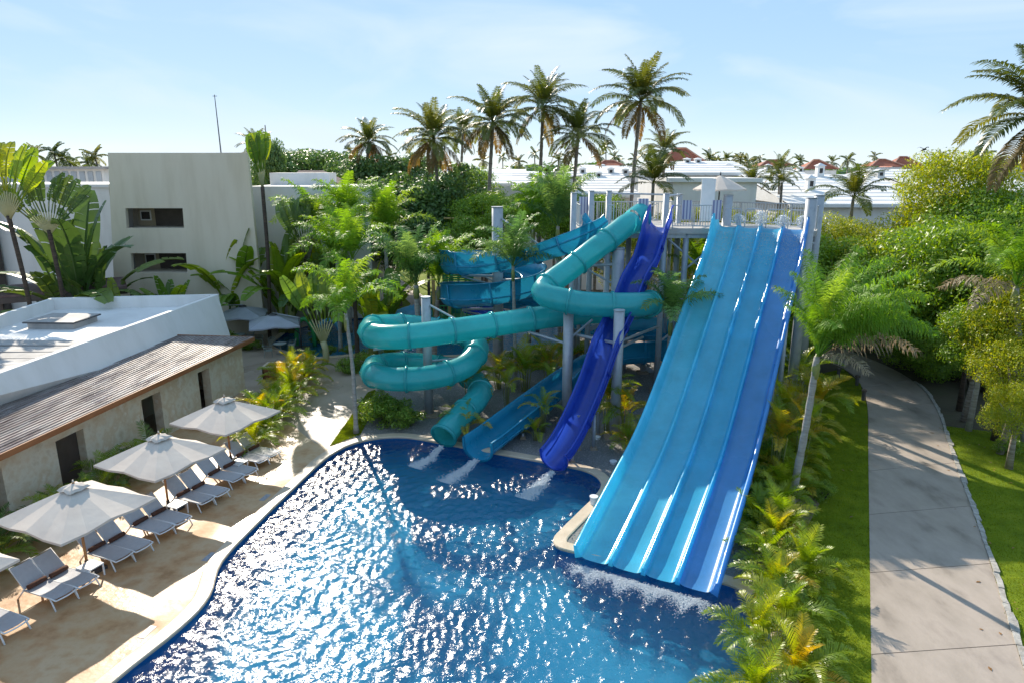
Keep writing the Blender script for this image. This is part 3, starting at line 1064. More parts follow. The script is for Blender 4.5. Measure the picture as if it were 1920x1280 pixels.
# ---- tower
TW = thing('slide_tower', (9, 36, 0), 'tall grey steel slide tower with railed deck and stairs behind the slides', 'tower')
DZ = 9.0
dk0, dk1 = A(1072, 425, 35.6), A(1335, 430, 34.6)
mb = MB()
dl = Vector((3.4, 35.6, 0)); dr = Vector((10.1, 35.3, 0)); er = Vector((15.0, 33.6, 0))
mb.prism([(3.4, 35.5), (10.2, 35.2), (10.9, 35.65), (14.9, 33.7), (16.1, 36.2), (11.5, 39.2), (3.4, 39.0)], DZ - .28, DZ)
mb.build('deck', surf('deck_boards', [(.42, .40, .37), (.52, .50, .47)], scale=2, rough=(.6, .8)), TW)
def railing(a, b_, h=1.15, gap=.14, low=.12, z=DZ, ball=True, mid=False):
    a, b_ = Vector(a), Vector(b_)
    a.z = b_.z = z
    rt = MB().tube([a + Vector((0, 0, h)), b_ + Vector((0, 0, h))], .032, 6)
    rt.tube([a + Vector((0, 0, low)), b_ + Vector((0, 0, low))], .025, 6)
    n = max(2, int((b_ - a).length / 1.5) + 1)
    for k in range(n + 1):
        q = a.lerp(b_, k / n)
        rt.tube([q, q + Vector((0, 0, h))], .03, 6)
    ro = rt.build('railing', M['rail'], TW)
    if ball:
        L_ = (b_ - a).length
        me = bal_mesh
        for k in range(1, int(L_ / gap)):
            q = a.lerp(b_, k * gap / L_)
            o = bpy.data.objects.new('baluster', me)
            COL.objects.link(o)
            o.parent = ro
            o.location = (q.x, q.y, z + low)
            o.matrix_parent_inverse = full_basis(ro).inverted()
M['rail'] = surf('rail_steel', [(.40, .42, .44), (.48, .50, .52)], scale=3, rough=(.4, .55), metal=.2)
bal_mesh = MB().box((0, 0, .51), (.03, .03, 1.02)).mesh('baluster', M['rail'])
railing((3.5, 39.0, 0), (11.4, 39.2, 0))
railing((11.5, 39.1, 0), (16.0, 36.2, 0))
railing((3.5, 35.6, 0), (3.5, 38.9, 0))
railing((4.9, 35.5, 0), (5.2, 35.5, 0), ball=False)
railing((6.25, 35.4, 0), (6.95, 35.4, 0))
railing((8.2, 35.3, 0), (10.3, 35.3, 0))
railing((16.0, 36.1, 0), (15.1, 34.3, 0))
# lane gates on the deck edge, rounded hoops
for k in range(4):
    q = Tt + d4 * 1.5 + c4 * (k - 1.5) * laneW
    a, b_ = q - c4 * .42, q + c4 * .42
    MB().tube([a + Vector((0, 0, DZ)), a + Vector((0, 0, DZ + .85)), a.lerp(b_, .1) + Vector((0, 0, DZ + .95)), a.lerp(b_, .9) + Vector((0, 0, DZ + .95)), b_ + Vector((0, 0, DZ + .85)), b_ + Vector((0, 0, DZ))], .03, 6).build('lane_gate', M['rail'], TW)
# posts of the tower, thick tubes that rise past the rail
for (px, Y_, ty, rr) in ((1076, 35.7, 362, .155), (1109, 38.2, 358, .155), (1142, 38.3, 358, .155), (1250, 36.2, 363, .155), (1275, 38.6, 364, .155), (1366, 37.0, 366, .24), (1522, 33.0, 371, .25), (1537, 35.2, 366, .25)):
    q = A(px, ty, Y_)
    post(TW, q.x, q.y, q.z, rr, name='post')
for (x, y) in ((5.0, 35.7), (7.9, 35.6), (9.0, 35.5), (6.6, 38.8), (9.4, 38.9), (13.4, 37.6)):
    post(TW, x, y, DZ - .28, .15, name='post')
q = A(1160, 465, 33.6)
post(TW, q.x, q.y, q.z, .3, name='post')
for z_ in (7.4, 5.6):
    arm(TW, (q.x, q.y, z_), (q.x - 1.7, q.y + .3, z_ - .15), .07, 'brace')
    arm(TW, (q.x, q.y, z_ - 1.1), (q.x - 1.7, q.y + .3, z_ - .2), .05, 'brace')
# beams and X bracing
for a, b_ in (((3.5, 35.6), (10.2, 35.4)), ((3.5, 38.9), (11.4, 39.0)), ((10.8, 35.6), (14.8, 33.9))):
    MB().bar((a[0], a[1], DZ - .4), (b_[0], b_[1], DZ - .4), .14, .22).build('beam', M['steel'], TW)
for a, b_ in (((8.0, 35.6, 8.5), (11.0, 35.4, 6.0)), ((8.0, 35.6, 6.0), (11.0, 35.4, 8.5)), ((8.0, 35.6, 5.6), (11.0, 35.4, 3.0)), ((8.0, 35.6, 3.0), (11.0, 35.4, 5.6)), ((3.6, 35.8, 8.4), (6.6, 38.6, 6.0)), ((13.4, 37.6, 8.4), (14.9, 33.9, 5.5)), ((13.4, 37.6, 5.5), (14.9, 33.9, 8.4)), ((13.4, 37.6, 4.8), (14.9, 33.9, 1.5))):
    arm(TW, a, b_, .06, 'brace')
arm(TW, A(1109, 362, 38.2), A(1275, 366, 38.6), .05, 'top_rail')
arm(TW, A(1250, 368, 36.2), A(1275, 366, 38.6), .05, 'top_rail')
# stairs zigzag under and behind the deck
for fl, (z0, z1, x0, x1, y_) in enumerate(((0, 2.25, 8.6, 4.6, 40.2), (2.25, 4.5, 4.6, 8.6, 41.5), (4.5, 6.75, 8.6, 4.6, 40.2), (6.75, 9.0, 4.6, 8.6, 41.5))):
    st = MB()
    for sd_ in (-.55, .55):
        st.bar((x0, y_ + sd_, z0), (x1, y_ + sd_, z1), .06, .28)
        st.tube([(x0, y_ + sd_, z0 + 1.0), (x1, y_ + sd_, z1 + 1.0)], .03, 6)
        for k in range(9):
            st.tube([(x0 + (x1 - x0) * k / 8, y_ + sd_, z0 + (z1 - z0) * k / 8), (x0 + (x1 - x0) * k / 8, y_ + sd_, z0 + (z1 - z0) * k / 8 + 1.0)], .022, 5)
    so = st.build('stair', M['rail'], TW)
    for k in range(12):
        t = (k + .5) / 12
        MB().box((x0 + (x1 - x0) * t, y_, z0 + (z1 - z0) * t), (.3, 1.08, .05)).build('tread', M['roofpanel'], so)
for (x, y) in ((4.0, 40.0), (4.0, 42.0), (9.2, 40.0), (9.2, 42.0)):
    post(TW, x, y, 9.6, .11, name='post')
MB().box((6.6, 40.0, DZ - .14), (5.6, 2.2, .2)).build('landing', M['roofpanel'], TW)

# striped mats hung on the rails: each a cloth of its own
M['stripes'] = None
m, N, L, b = new_mat('striped_mat')
geo = N.new('ShaderNodeTexCoord')
wv = N.new('ShaderNodeTexWave')
wv.wave_type = 'BANDS'
wv.bands_direction = 'X'
wv.inputs['Scale'].default_value = 1.9
L.new(geo.outputs['Object'], wv.inputs['Vector'])
cr = ramp(N, [(.45, (.26, .27, .42)), (.62, (.62, .62, .70))])
L.new(wv.outputs['Fac'], cr.inputs['Fac'])
L.new(cr.outputs['Color'], b.inputs['Base Color'])
b.inputs['Roughness'].default_value = .85
M['stripes'] = m
for (px, py, Y_, w_, lab) in ((1096, 386, 38.4, .62, 'small striped lilac mat hanging on the rail left of the azure flume'), (1206, 391, 35.2, .52, 'striped lilac mat hanging between the teal tube and royal blue slide'), (1288, 394, 35.1, .5, 'striped lilac mat hanging beside the white board on the tower'), (1344, 394, 34.9, .46, 'striped lilac mat hanging beside the racer slide top')):
    q = A(px, py, Y_)
    mb = MB()
    mb.strip([[(w_ * (k / 8 - .5), .02 * math.sin(k * 1.7), z) for k in range(9)] for z in (.48, 0, -.48)])
    mb.strip([[(w_ * (k / 8 - .5), .02 * math.sin(k * 1.7) + .03, z) for k in range(9)] for z in (.48, 0, -.48)])
    o = inst('striped_mat', mb.mesh('striped_mat', M['stripes'], True), None, (q.x, q.y, q.z))
    tag(o, lab, 'mat', 'striped mats on the tower rail')
q = A(1328, 357, 36.6)
b0 = thing('notice_board', (q.x, q.y, DZ), 'tall blank white board standing on the tower deck', 'board')
MB().box((q.x, q.y, DZ + 1.35), (.72, .06, 2.2)).build('panel', M['white_metal'], b0)
for sx in (-.3, .3):
    MB().box((q.x + sx, q.y + .05, DZ + .65), (.06, .05, 1.3)).build('leg', M['steel'], b0)

# ------------------------------------------------------------------ running water
M['foam'] = None
m, N, L, b = new_mat('foam')
b.inputs['Base Color'].default_value = (.86, .91, .95, 1)
b.inputs['Roughness'].default_value = .25
b.inputs['Subsurface Weight'].default_value = .0
tr = N.new('ShaderNodeBsdfTransparent')
mxs = N.new('ShaderNodeMixShader')
mxs.inputs[0].default_value = .72
L.new(tr.outputs[0], mxs.inputs[1])
L.new(b.outputs[0], mxs.inputs[2])
L.new(mxs.outputs[0], N['Material Output'].inputs['Surface'])
M['foam'] = m
OCT = np.array([(1, 0, 0), (-1, 0, 0), (0, 1, 0), (0, -1, 0), (0, 0, 1), (0, 0, -1)], float)
OCF = np.array([(0, 2, 4), (2, 1, 4), (1, 3, 4), (3, 0, 4), (2, 0, 5), (1, 2, 5), (3, 1, 5), (0, 3, 5)])
def droplets(name, P_, sizes, label, cat='water', group=None, strch=None):
    n = len(P_)
    rg = np.random.default_rng(n)
    V = OCT[None] * sizes[:, None, None] * rg.uniform(.7, 1.4, (n, 6, 1))
    if strch is not None:
        V = V + (V @ np.array(strch)[:, None]) * np.array(strch)[None, None] * 2.0
    V = V + P_[:, None, :]
    Fq = OCF[None] + (np.arange(n) * 6)[:, None, None]
    o = bpy.data.objects.new(name, np_mesh(name, V.reshape(-1, 3), Fq.reshape(-1, 3), M['foam'], True))
    COL.objects.link(o)
    return tag(o, label, cat, group, 'stuff')
rg = np.random.default_rng(21)
def jet(start, direction, reach, label, n=2600):
    d = Vector(direction).normalized()
    t = rg.random(n) ** .8
    s_ = Vector((-d.y, d.x, 0))
    spread = .10 + .24 * t
    a = rg.normal(0, 1, n) * spread * .6
    x = start[0] + d.x * t * reach + s_.x * a
    y = start[1] + d.y * t * reach + s_.y * a
    z = np.maximum(-.09, start[2] - (start[2] + .15) * (t / .42) ** 2) + np.abs(rg.normal(0, .045, n)) * (1 - .5 * t)
    droplets('water_jet', np.stack([x, y, z], 1), rg.uniform(.005, .02, n) * (1.1 - .4 * t), label, 'water', 'water running out of the slides', (d.x, d.y, 0))
jet((-3.05, 27.85, .18), (-.55, -.83, 0), 1.9, 'white water running out of the teal tube mouth')
jet((-1.5, 26.85, .0), (-.5, -.86, 0), 2.3, 'white water running out of the deep blue flume mouth', 3200)
jet((1.65, 25.6, .02), (-.5, -.86, 0), 2.4, 'white water running out of the royal blue flume mouth', 3600)
# foam where the racer lanes meet the pool
for k in range(4):
    q = Tt - d4 * 17.95 + c4 * (k - 1.5) * laneW
    n = 3200
    a = rg.normal(0, .30, n)
    b_ = np.abs(rg.normal(0, .26, n)) * (1 + .5 * np.sin(a * 9 + k))
    P_ = np.stack([q.x + c4.x * a - d4.x * b_, q.y + c4.y * a - d4.y * b_, -.09 + np.abs(rg.normal(0, .04, n)) * np.exp(-b_ * 2)], 1)
    droplets('foam', P_, rg.uniform(.004, .016, n) ** 1.0, 'white foam at the foot of the %s lane of the racer' % ('first from the left', 'second from the left', 'third from the left', 'rightmost')[k], 'foam', 'foam below the racer lanes')
# water spurting at the head of the dividers
for k, lab in enumerate(('leftmost', 'second', 'third', 'rightmost')):
    q = Tt + d4 * .15 + c4 * ((k - 1) * laneW + (.0 if k < 3 else -.15))
    for _ in (0,):
        n = 1900
        ph = rg.uniform(0, 6.28, n)
        tt = rg.random(n)
        sp = rg.uniform(.1, 1, n)
        hx = np.cos(ph) * sp * tt * .55
        hy = np.sin(ph) * sp * tt * .4
        hz = .15 + 1.25 * tt * (1.15 - .55 * tt) * (1.05 - .75 * sp ** 2) * (.8 if k != 1 else 1)
        P_ = np.stack([q.x + hx, q.y + hy, 9.0 + hz], 1)
        droplets('water_spurt', P_, rg.uniform(.004, .020, n), 'white water spurting up at the %s divider of the racer top' % lab, 'water', 'spurts at the racer top')
n = 5200
a = rg.uniform(-2.0, 2.0, n)
b_ = np.abs(rg.normal(0, .9, n))
zz = np.interp(b_ + .1, [s for s, z in prof4], [z for s, z in prof4])
P_ = np.stack([Tt.x - d4.x * b_ + c4.x * a, Tt.y - d4.y * b_ + c4.y * a, zz + .0 + np.abs(rg.normal(0, .04, n))], 1)
droplets('foam', P_, rg.uniform(.003, .013, n), 'thin white water film over the racer crest', 'foam')

# ================================================================== pool hut (left)
HUT = thing('pool_hut', (-17, 30, 0), 'low stone pool hut with shingled lean-to roof and white parapet box', 'building')
ax = Vector((.155, .988, 0))            # along the wall, away from the camera
bx = Vector((-.988, .155, 0))           # into the building
W0 = Vector((-14.9, 36.35, 0))          # far corner of the stone wall
def hp(s, o, z):
    """s metres back towards the camera along the wall, o metres into the building"""
    q = W0 - ax * s + bx * o
    return Vector((q.x, q.y, z))
WALL_H = 2.95
def wall_s(px, py, z):
    q = G(px, py, z)
    return -(q - W0).dot(ax)
doors = [(wall_s(420, 690, 2.2), wall_s(395, 700, 2.2)), (wall_s(345, 735, 2.2), wall_s(305, 752, 2.2)), (wall_s(200, 805, 2.2), wall_s(145, 830, 2.2)), (wall_s(28, 878, 2.2), wall_s(28, 878, 2.2) + 1.5), (wall_s(28, 878, 2.2) + 4.6, wall_s(28, 878, 2.2) + 6.0)]
DT = .42
cur = 0.0
END = 26.0
for i, (a, b_) in enumerate(doors + [(END, END)]):
    if a - cur > .05:
        q = [hp(cur, 0, 0), hp(a, 0, 0), hp(a, DT, 0), hp(cur, DT, 0)]
        MB().hexa([(p.x, p.y, -.02) for p in q] + [(p.x, p.y, WALL_H) for p in q]).build('wall', M['stonewall'], HUT)
    if b_ > a:
        q = [hp(a, 0, 0), hp(b_, 0, 0), hp(b_, DT, 0), hp(a, DT, 0)]
        MB().hexa([(p.x, p.y, 2.2) for p in q] + [(p.x, p.y, WALL_H) for p in q]).build('wall', M['stonewall'], HUT)
        # closed dark leaf or open interior
        if i in (2, 3, 4):
            q = [hp(a, DT - .08, 0), hp(b_, DT - .08, 0), hp(b_, DT - .02, 0), hp(a, DT - .02, 0)]
            MB().hexa([(p.x, p.y, .02) for p in q] + [(p.x, p.y, 2.2) for p in q]).build('door', M['door'], HUT)
    cur = b_
q = [hp(0, DT, 0), hp(0, 7, 0), hp(.35, 7, 0), hp(.35, DT, 0)]
MB().hexa([(p.x, p.y, -.02) for p in q] + [(p.x, p.y, WALL_H) for p in q]).build('end_wall', M['stonewall'], HUT)
q = [hp(.35, 2.6, 0), hp(END, 2.6, 0), hp(END, 2.7, 0), hp(.35, 2.7, 0)]
MB().hexa([(p.x, p.y, -.02) for p in q] + [(p.x, p.y, WALL_H) for p in q]).build('inner_wall', M['cream'], HUT)
# lean-to roof: boards laid in courses from the eave up to the parapet
e0, e1 = hp(-.35, -.55, 2.93), hp(END, -.55, 2.93)
pb0, pb1 = G(330, 630, 3.15), G(0, 757, 3.15)
pd = (pb1 - pb0)
pb1 = pb0 + pd * (END + .4) / pd.length
courses = 20
rk = random.Random(8)
for i in range(courses):
    t0, t1 = i / courses, (i + 1.0) / courses
    s = -.05
    while s < 1.0:
        ln = rk.uniform(.10, .22)
        a, c = max(0, s), min(1, s + ln - .0012)
        if c > a:
            pA = [e0.lerp(e1, x).lerp(pb0.lerp(pb1, x), t) for x, t in ((a, t0), (c, t0), (c, t1 + .012), (a, t1 + .012))]
            lift = rk.uniform(0, .006)
            lo = [p + Vector((0, 0, lift + (.0 if k < 2 else -.012))) for k, p in enumerate(pA)]
            hi = [p + Vector((0, 0, lift + (.045 if k < 2 else .004))) for k, p in enumerate(pA)]
            MB().hexa(lo + hi).build('shingle', M['shingle'], HUT)
        s += ln
dn = Vector((0, 0, -.05))
mb = MB().hexa([e0 + dn + Vector((0, 0, -.16)), e1 + dn + Vector((0, 0, -.16)), pb1 + dn + Vector((0, 0, -.1)), pb0 + dn + Vector((0, 0, -.1)), e0 + dn + Vector((0, 0, .03)), e1 + dn + Vector((0, 0, .03)), pb1 + dn + Vector((0, 0, .03)), pb0 + dn + Vector((0, 0, .03))])
mb.build('roof_deck', M['fascia'], HUT)
MB().bar(e0 + Vector((0, 0, -.09)) - bx * .05, e1 + Vector((0, 0, -.09)) - bx * .05, .07, .22).build('fascia', M['fascia'], HUT)
MB().bar(e0 + Vector((0, 0, -.07)) + ax * .05, pb0 + Vector((0, 0, -.03)) + ax * .05, .07, .2).build('fascia', M['fascia'], HUT)
# white box behind with parapets
TZ = 4.4
c0, c1 = G(408, 553, TZ), G(0, 699, TZ)
cdv = (c1 - c0).normalized()
c1 = c0 + cdv * 24
lb0 = G(100, 560, TZ)
lb1 = lb0 + (G(0, 592, TZ) - lb0).normalized() * 20
def wallseg(a, b_, th, z0, z1, side, name, bo=(0, 0), bo2=(0, 0)):
    t = (b_ - a).normalized()
    nrm = Vector((-t.y, t.x, 0)) * side
    q = [a, b_, b_ + nrm * th, a + nrm * th]
    lo = [(p.x, p.y, z0) for p in q]
    lo[0] = (q[0].x + bo[0], q[0].y + bo[1], z0)
    lo[1] = (q[1].x + bo2[0], q[1].y + bo2[1], z0)
    MB().hexa(lo + [(p.x, p.y, z1) for p in q]).build(name, M['white'], HUT)
pbx0 = pb0 + (pb0 - pb1).normalized() * 4.8
wallseg(c0, c1, .25, 2.0, TZ, -1, 'parapet', (pbx0.x - c0.x + .25, pbx0.y - c0.y), (pb1.x - c1.x, 0))
wallseg(lb0 + (lb0 - c0).normalized() * .3, c0 + cdv * .01, .3, 0, TZ - .002, 1, 'parapet')
wallseg(lb0, lb1, .25, 0, TZ - .004, -1, 'parapet')
mb = MB()
mb.hexa([(p.x, p.y, 3.5) for p in (c0, c1, lb1, lb0)] + [(p.x, p.y, 3.72) for p in (c0, c1, lb1, lb0)])
mb.build('flat_roof', M['roof_white'], HUT)
# roof hatch
q = G(118, 600, 4.0)
MB().box((q.x, q.y, 3.9), (2.5, 2.0, .36), -.05).build('roof_hatch', M['roofpanel'], HUT)
MB().box((q.x, q.y, 4.1), (2.75, 2.25, .06), -.05).build('hatch_lid', M['roofpanel'], HUT)
MB().box((q.x, q.y, 4.075), (2.8, 2.3, .07), -.05).build('hatch_frame', M['steel_dark'], HUT)
# panels leaning over the roof
for k in range(6):
    a = G(0 - 70, 640 + 13 * k, 3.9)
    b_ = G(166 - 26 * k, 642 + 11 * k, 3.9)
    MB().bar((a.x, a.y, 3.86 + .0), (b_.x, b_.y, 3.86), .95, .05).build('roof_panel', M['roofpanel'], HUT)
for k in range(14):
    a = G(232 + 9 * k, 618 - 2.6 * k, 3.8)
    b_ = G(330 + 5 * k, 596 - 2.0 * k, 3.8)
    MB().bar((a.x, a.y, 3.82), (b_.x - .2, b_.y, 3.82), .22, .05).build('roof_slat', M['shingle'], HUT)
# stool seen in the open doorway
so = hp(doors[1][0] + .6, 1.2, 0)
st = thing('wooden_rack', so, 'small slatted wooden rack inside the open hut doorway', 'rack')
for sx in (-.35, .35):
    for sy in (-.3, .3):
        MB().box((so.x + sx, so.y + sy, .45), (.06, .06, .9)).build('leg', M['fascia'], st)
for k in range(6):
    MB().box((so.x, so.y - .3 + .12 * k, .9), (.8, .07, .04)).build('slat', M['fascia'], st)

# ================================================================== hotel block (left background)
HB = thing('hotel_block', (-24, 52, 0), 'tall cream hotel block with two long openings, standing behind the pool hut', 'building')
Yb = 50.0
tl, tr_ = A(202, 287, Yb), A(463, 285, Yb)
bl_ = Vector((tl.x - .9, Yb - .6, 0))
br_ = Vector((tr_.x + .35, Yb - .6, 0))
zt = tl.z
# battered front face with two openings, made of bands
def fx(u, z):
    """point on the front face: u across 0..1, height z"""
    t = z / zt
    x = (bl_.x + (tl.x - bl_.x) * t) * (1 - u) + (br_.x + (tr_.x - br_.x) * t) * u
    return Vector((x, bl_.y + (Yb - bl_.y) * t, z))
def uz(px, py):
    q = A(px, py, Yb - .25)
    t = q.z / zt
    xl, xr = bl_.x + (tl.x - bl_.x) * t, br_.x + (tr_.x - br_.x) * t
    return (q.x - xl) / (xr - xl), q.z
ops = []
for a, c in (((234, 391), (345, 428)), ((246, 475), (353, 511))):
    u0, z1 = uz(*a)
    u1, z0 = uz(*c)
    ops.append((u0, u1, z0, z1))
ops.sort(key=lambda o: o[2])
us = [0, min(o[0] for o in ops), max(o[1] for o in ops), 1]
def slab(u0, u1, z0, z1, name, mat, off=0, th=.35):
    f = [fx(u0, z0), fx(u1, z0), fx(u1, z0) + Vector((0, th, 0)), fx(u0, z0) + Vector((0, th, 0)), fx(u0, z1), fx(u1, z1), fx(u1, z1) + Vector((0, th, 0)), fx(u0, z1) + Vector((0, th, 0))]
    f = [p + Vector((0, off, 0)) for p in f]
    return MB().hexa(f).build(name, mat, HB)
zc = 0
for (u0, u1, z0, z1) in ops:
    slab(0, 1, zc, z0, 'wall', M['cream'])
    slab(0, u0, z0, z1, 'wall', M['cream'])
    slab(u1, 1, z0, z1, 'wall', M['cream'])
    zc = z1
    # gallery behind the opening: floor, back wall with doors, lamp and picture
    wdt = fx(u1, z0) - fx(u0, z0)
    a = fx(u0 - .02, z0)
    gal = MB().hexa([a + Vector((0, 2.2, -.1)), fx(u1 + .02, z0) + Vector((0, 2.2, -.1)), fx(u1 + .02, z0) + Vector((0, 2.35, -.1)), a + Vector((0, 2.35, -.1)), a + Vector((0, 2.2, 2)), fx(u1 + .02, z0) + Vector((0, 2.2, 2)), fx(u1 + .02, z0) + Vector((0, 2.35, 2)), a + Vector((0, 2.35, 2))])
    gal.build('gallery_wall', surf('gallery_wall', [(.36, .29, .19), (.42, .34, .23)], scale=1, rough=(.7, .9)), HB)
    for (f0, f1, hh, mat) in ((.26, .80, 2.0, M['door']), (.86, .93, 2.0, M['dark'])):
        x0, x1 = fx(u0 + (u1 - u0) * f0, z0).x, fx(u0 + (u1 - u0) * f1, z0).x
        MB().box(((x0 + x1) / 2, a.y + 2.16, z0 + hh / 2 - .3), (x1 - x0, .06, hh), 0).build('door', mat, HB)
    x0 = fx(u0 + (u1 - u0) * .09, z0).x
    MB().box((x0, a.y + 2.15, z0 + .75), (.62, .06, .55)).build('picture', M['dark'], HB)
    MB().box((x0, a.y + 2.17, z0 + .75), (.80, .05, .72)).build('picture_frame', M['white'], HB)
    MB().hexa([a + Vector((0, .3, -.12)), fx(u1, z0) + Vector((0, .3, -.12)), fx(u1, z0) + Vector((0, 2.3, -.12)), a + Vector((0, 2.3, -.12)), a + Vector((0, .3, -.02)), fx(u1, z0) + Vector((0, .3, -.02)), fx(u1, z0) + Vector((0, 2.3, -.02)), a + Vector((0, 2.3, -.02))]).build('gallery_floor', M['cream'], HB)
slab(0, 1, zc, zt, 'wall', M['cream'])
# body behind: the flanks run straight back from the camera's side
BK = Vector((-4.3, 10, 0))
MB().hexa([bl_ + Vector((-.9, 3, 0)), br_ + Vector((-1.5, 3, 0)), br_ + BK, bl_ + BK, tl + Vector((-.9, 3, -.3)), tr_ + Vector((-1.5, 3, -.3)), tr_ + BK + Vector((0, 0, -.3)), tl + BK + Vector((0, 0, -.3))]).build('core', M['cream'], HB)
for sx, a, t_ in ((-1, bl_, tl), (1, br_, tr_)):
    f0, k0, th = Vector((-.15, .35, 0)), BK, Vector((-sx * .3, 0, 0))
    MB().hexa([a + f0, a + f0 + th, a + k0 + th, a + k0, t_ + f0, t_ + f0 + th, t_ + k0 + th, t_ + k0]).build('side_wall', M['cream'], HB)
MB().hexa([tl + Vector((.1, .3, -.25)), tr_ + Vector((-.4, .3, -.25)), tr_ + BK + Vector((-.4, -.1, -.25)), tl + BK + Vector((.3, -.1, -.25)), tl + Vector((.1, .3, -.05)), tr_ + Vector((-.4, .3, -.05)), tr_ + BK + Vector((-.4, -.1, -.05)), tl + BK + Vector((.3, -.1, -.05))]).build('roof', M['white'], HB)
# narrow return wall left of the block and its drain pipe
MB().hexa([bl_ + Vector((-.7, 2.2, 0)), bl_ + Vector((-.02, 1.2, 0)), bl_ + Vector((-.02, 3, 0)), bl_ + Vector((-.7, 3, 0)), tl + Vector((-.6, 2.2, -.2)), tl + Vector((-.02, 1.2, -.05)), tl + Vector((-.02, 3, -.05)), tl + Vector((-.6, 3, -.2))]).build('return_wall', M['white'], HB)
MB().tube([bl_ + Vector((-.75, 2.1, 0)), tl + Vector((-.65, 2.1, -.3))], .09, 8).build('drain_pipe', M['steel_dark'], HB)
# roof mast
q = A(414, 283, 53)
tp = A(407, 178, 53)
ma = thing('antenna_mast', (q.x, 53, zt), 'thin antenna mast rising from the cream hotel block roof', 'antenna')
MB().tube([(q.x, 53, zt), (q.x - .05, 53, tp.z)], [.05, .025], 6).build('pole', M['steel_dark'], ma)
MB().tube([(q.x - .2, 53, tp.z - .1), (q.x + .12, 53, tp.z - .1)], .02, 5).build('crossbar', M['steel_dark'], ma)

# left wing with white wall
LW = thing('hotel_wing', (-36, 55, 0), 'white hotel wing at the left edge with small dark windows', 'building')
q0, q1 = A(-90, 352, 54), A(200, 358, 54)
wins = []
for a, c in (((57, 400), (70, 434)), ((-40, 402), (-20, 436)), ((72, 480), (84, 503)), ((-30, 482), (-10, 505))):
    p0, p1_ = A(a[0], a[1], 54), A(c[0], c[1], 54)
    wins.append((p0.x, p1_.x, p1_.z, p0.z))
zs_ = sorted({0, q0.z} | {w[2] for w in wins} | {w[3] for w in wins})
MB().box(((q0.x + q1.x) / 2, 54 + 4.3, q0.z / 2), (q1.x - q0.x, 8, q0.z)).build('wall', M['white'], LW)
for (x0, x1, z0, z1) in wins:
    fo = MB()
    fo.box(((x0 + x1) / 2, 54.27, (z0 + z1) / 2), (x1 - x0 + .16, .1, z1 - z0 + .16))
    wo = fo.build('window', M['white_metal'], LW)
    MB().box(((x0 + x1) / 2, 54.24, (z0 + z1) / 2), (x1 - x0, .1, z1 - z0)).build('pane', M['glass'] if 'glass' in M else M['dark'], wo)
MB().box(((q0.x + q1.x) / 2, 58.3, q0.z + .12), (q1.x - q0.x + .2, 8.3, .25)).build('coping', M['roof_white'], LW)
MB().box((A(12, 470, 53.8).x - 2.2, 53.6, 4.5), (3.2, .9, 9)).build('dark_screen', M['door'], LW)
# rooftop plant room behind the wing
RP = thing('plant_room', (-33, 70, 10), 'grey rooftop plant room with louvred front behind the left wing', 'building')
q = A(165, 345, 68)
MB().box((q.x - 2, 70, q.z + .3), (7.4, 4, 2.2)).build('wall', M['white'], RP)
for k in range(9):
    MB().box((q.x - 5.2 + k * .8, 67.96, q.z + .35), (.5, .1, 1.6)).build('louvre', M['steel'], RP)
MB().box((q.x - 2, 70, q.z + 1.5), (8.2, 5, .25)).build('roof', M['roofpanel'], RP)
MB().box((q.x - 9.5, 70, q.z + .6), (5, 3, 1.2)).build('annex', M['steel'], RP)
MB().box((q.x - 4, 72, q.z / 2 - .4), (16, 8, q.z - 1)).build('base', M['white'], RP)

# right wing, lower
RW = thing('hotel_wing', (-17, 56, 0), 'cream hotel wing wall right of the tall block, half hidden by palms', 'building')
q0, q1 = A(462, 350, 55), A(690, 352, 55)
MB().box(((q0.x + q1.x) / 2, 55 + 4, q0.z / 2), (q1.x - q0.x, 8, q0.z)).build('wall', M['white'], RW)
MB().box(((q0.x + q1.x) / 2 - 2, 61, q0.z + .5), (q1.x - q0.x - 4.5, 2.5, 1.0)).build('roof_box', M['white'], RW)
# brown pavilion roof
PV = thing('pavilion', (-13, 62, 0), 'pavilion with steep brown hipped roof behind the feathery palms', 'building')
rl, rt_ = A(560, 320, 64), A(606, 320, 64)
e_l, e_r = A(520, 362, 61), A(662, 376, 61)
ez = e_l.z - .3
rz_ = rl.z
mb = MB()
pts = [(e_l.x, 60, ez), (e_r.x + .2, 60, ez), (e_r.x + .2, 69, ez), (e_l.x, 69, ez), (rl.x, 64, rz_), (rt_.x, 64, rz_)]
mb.add(pts, [(0, 1, 5, 4), (1, 2, 5), (2, 3, 4, 5), (3, 0, 4), (3, 2, 1, 0)])
mb.build('roof', M['brown_roof'], PV)
MB().box(((e_l.x + e_r.x) / 2, 64.5, ez / 2), (e_r.x - e_l.x - 1, 8, ez)).build('wall', M['cream'], PV)

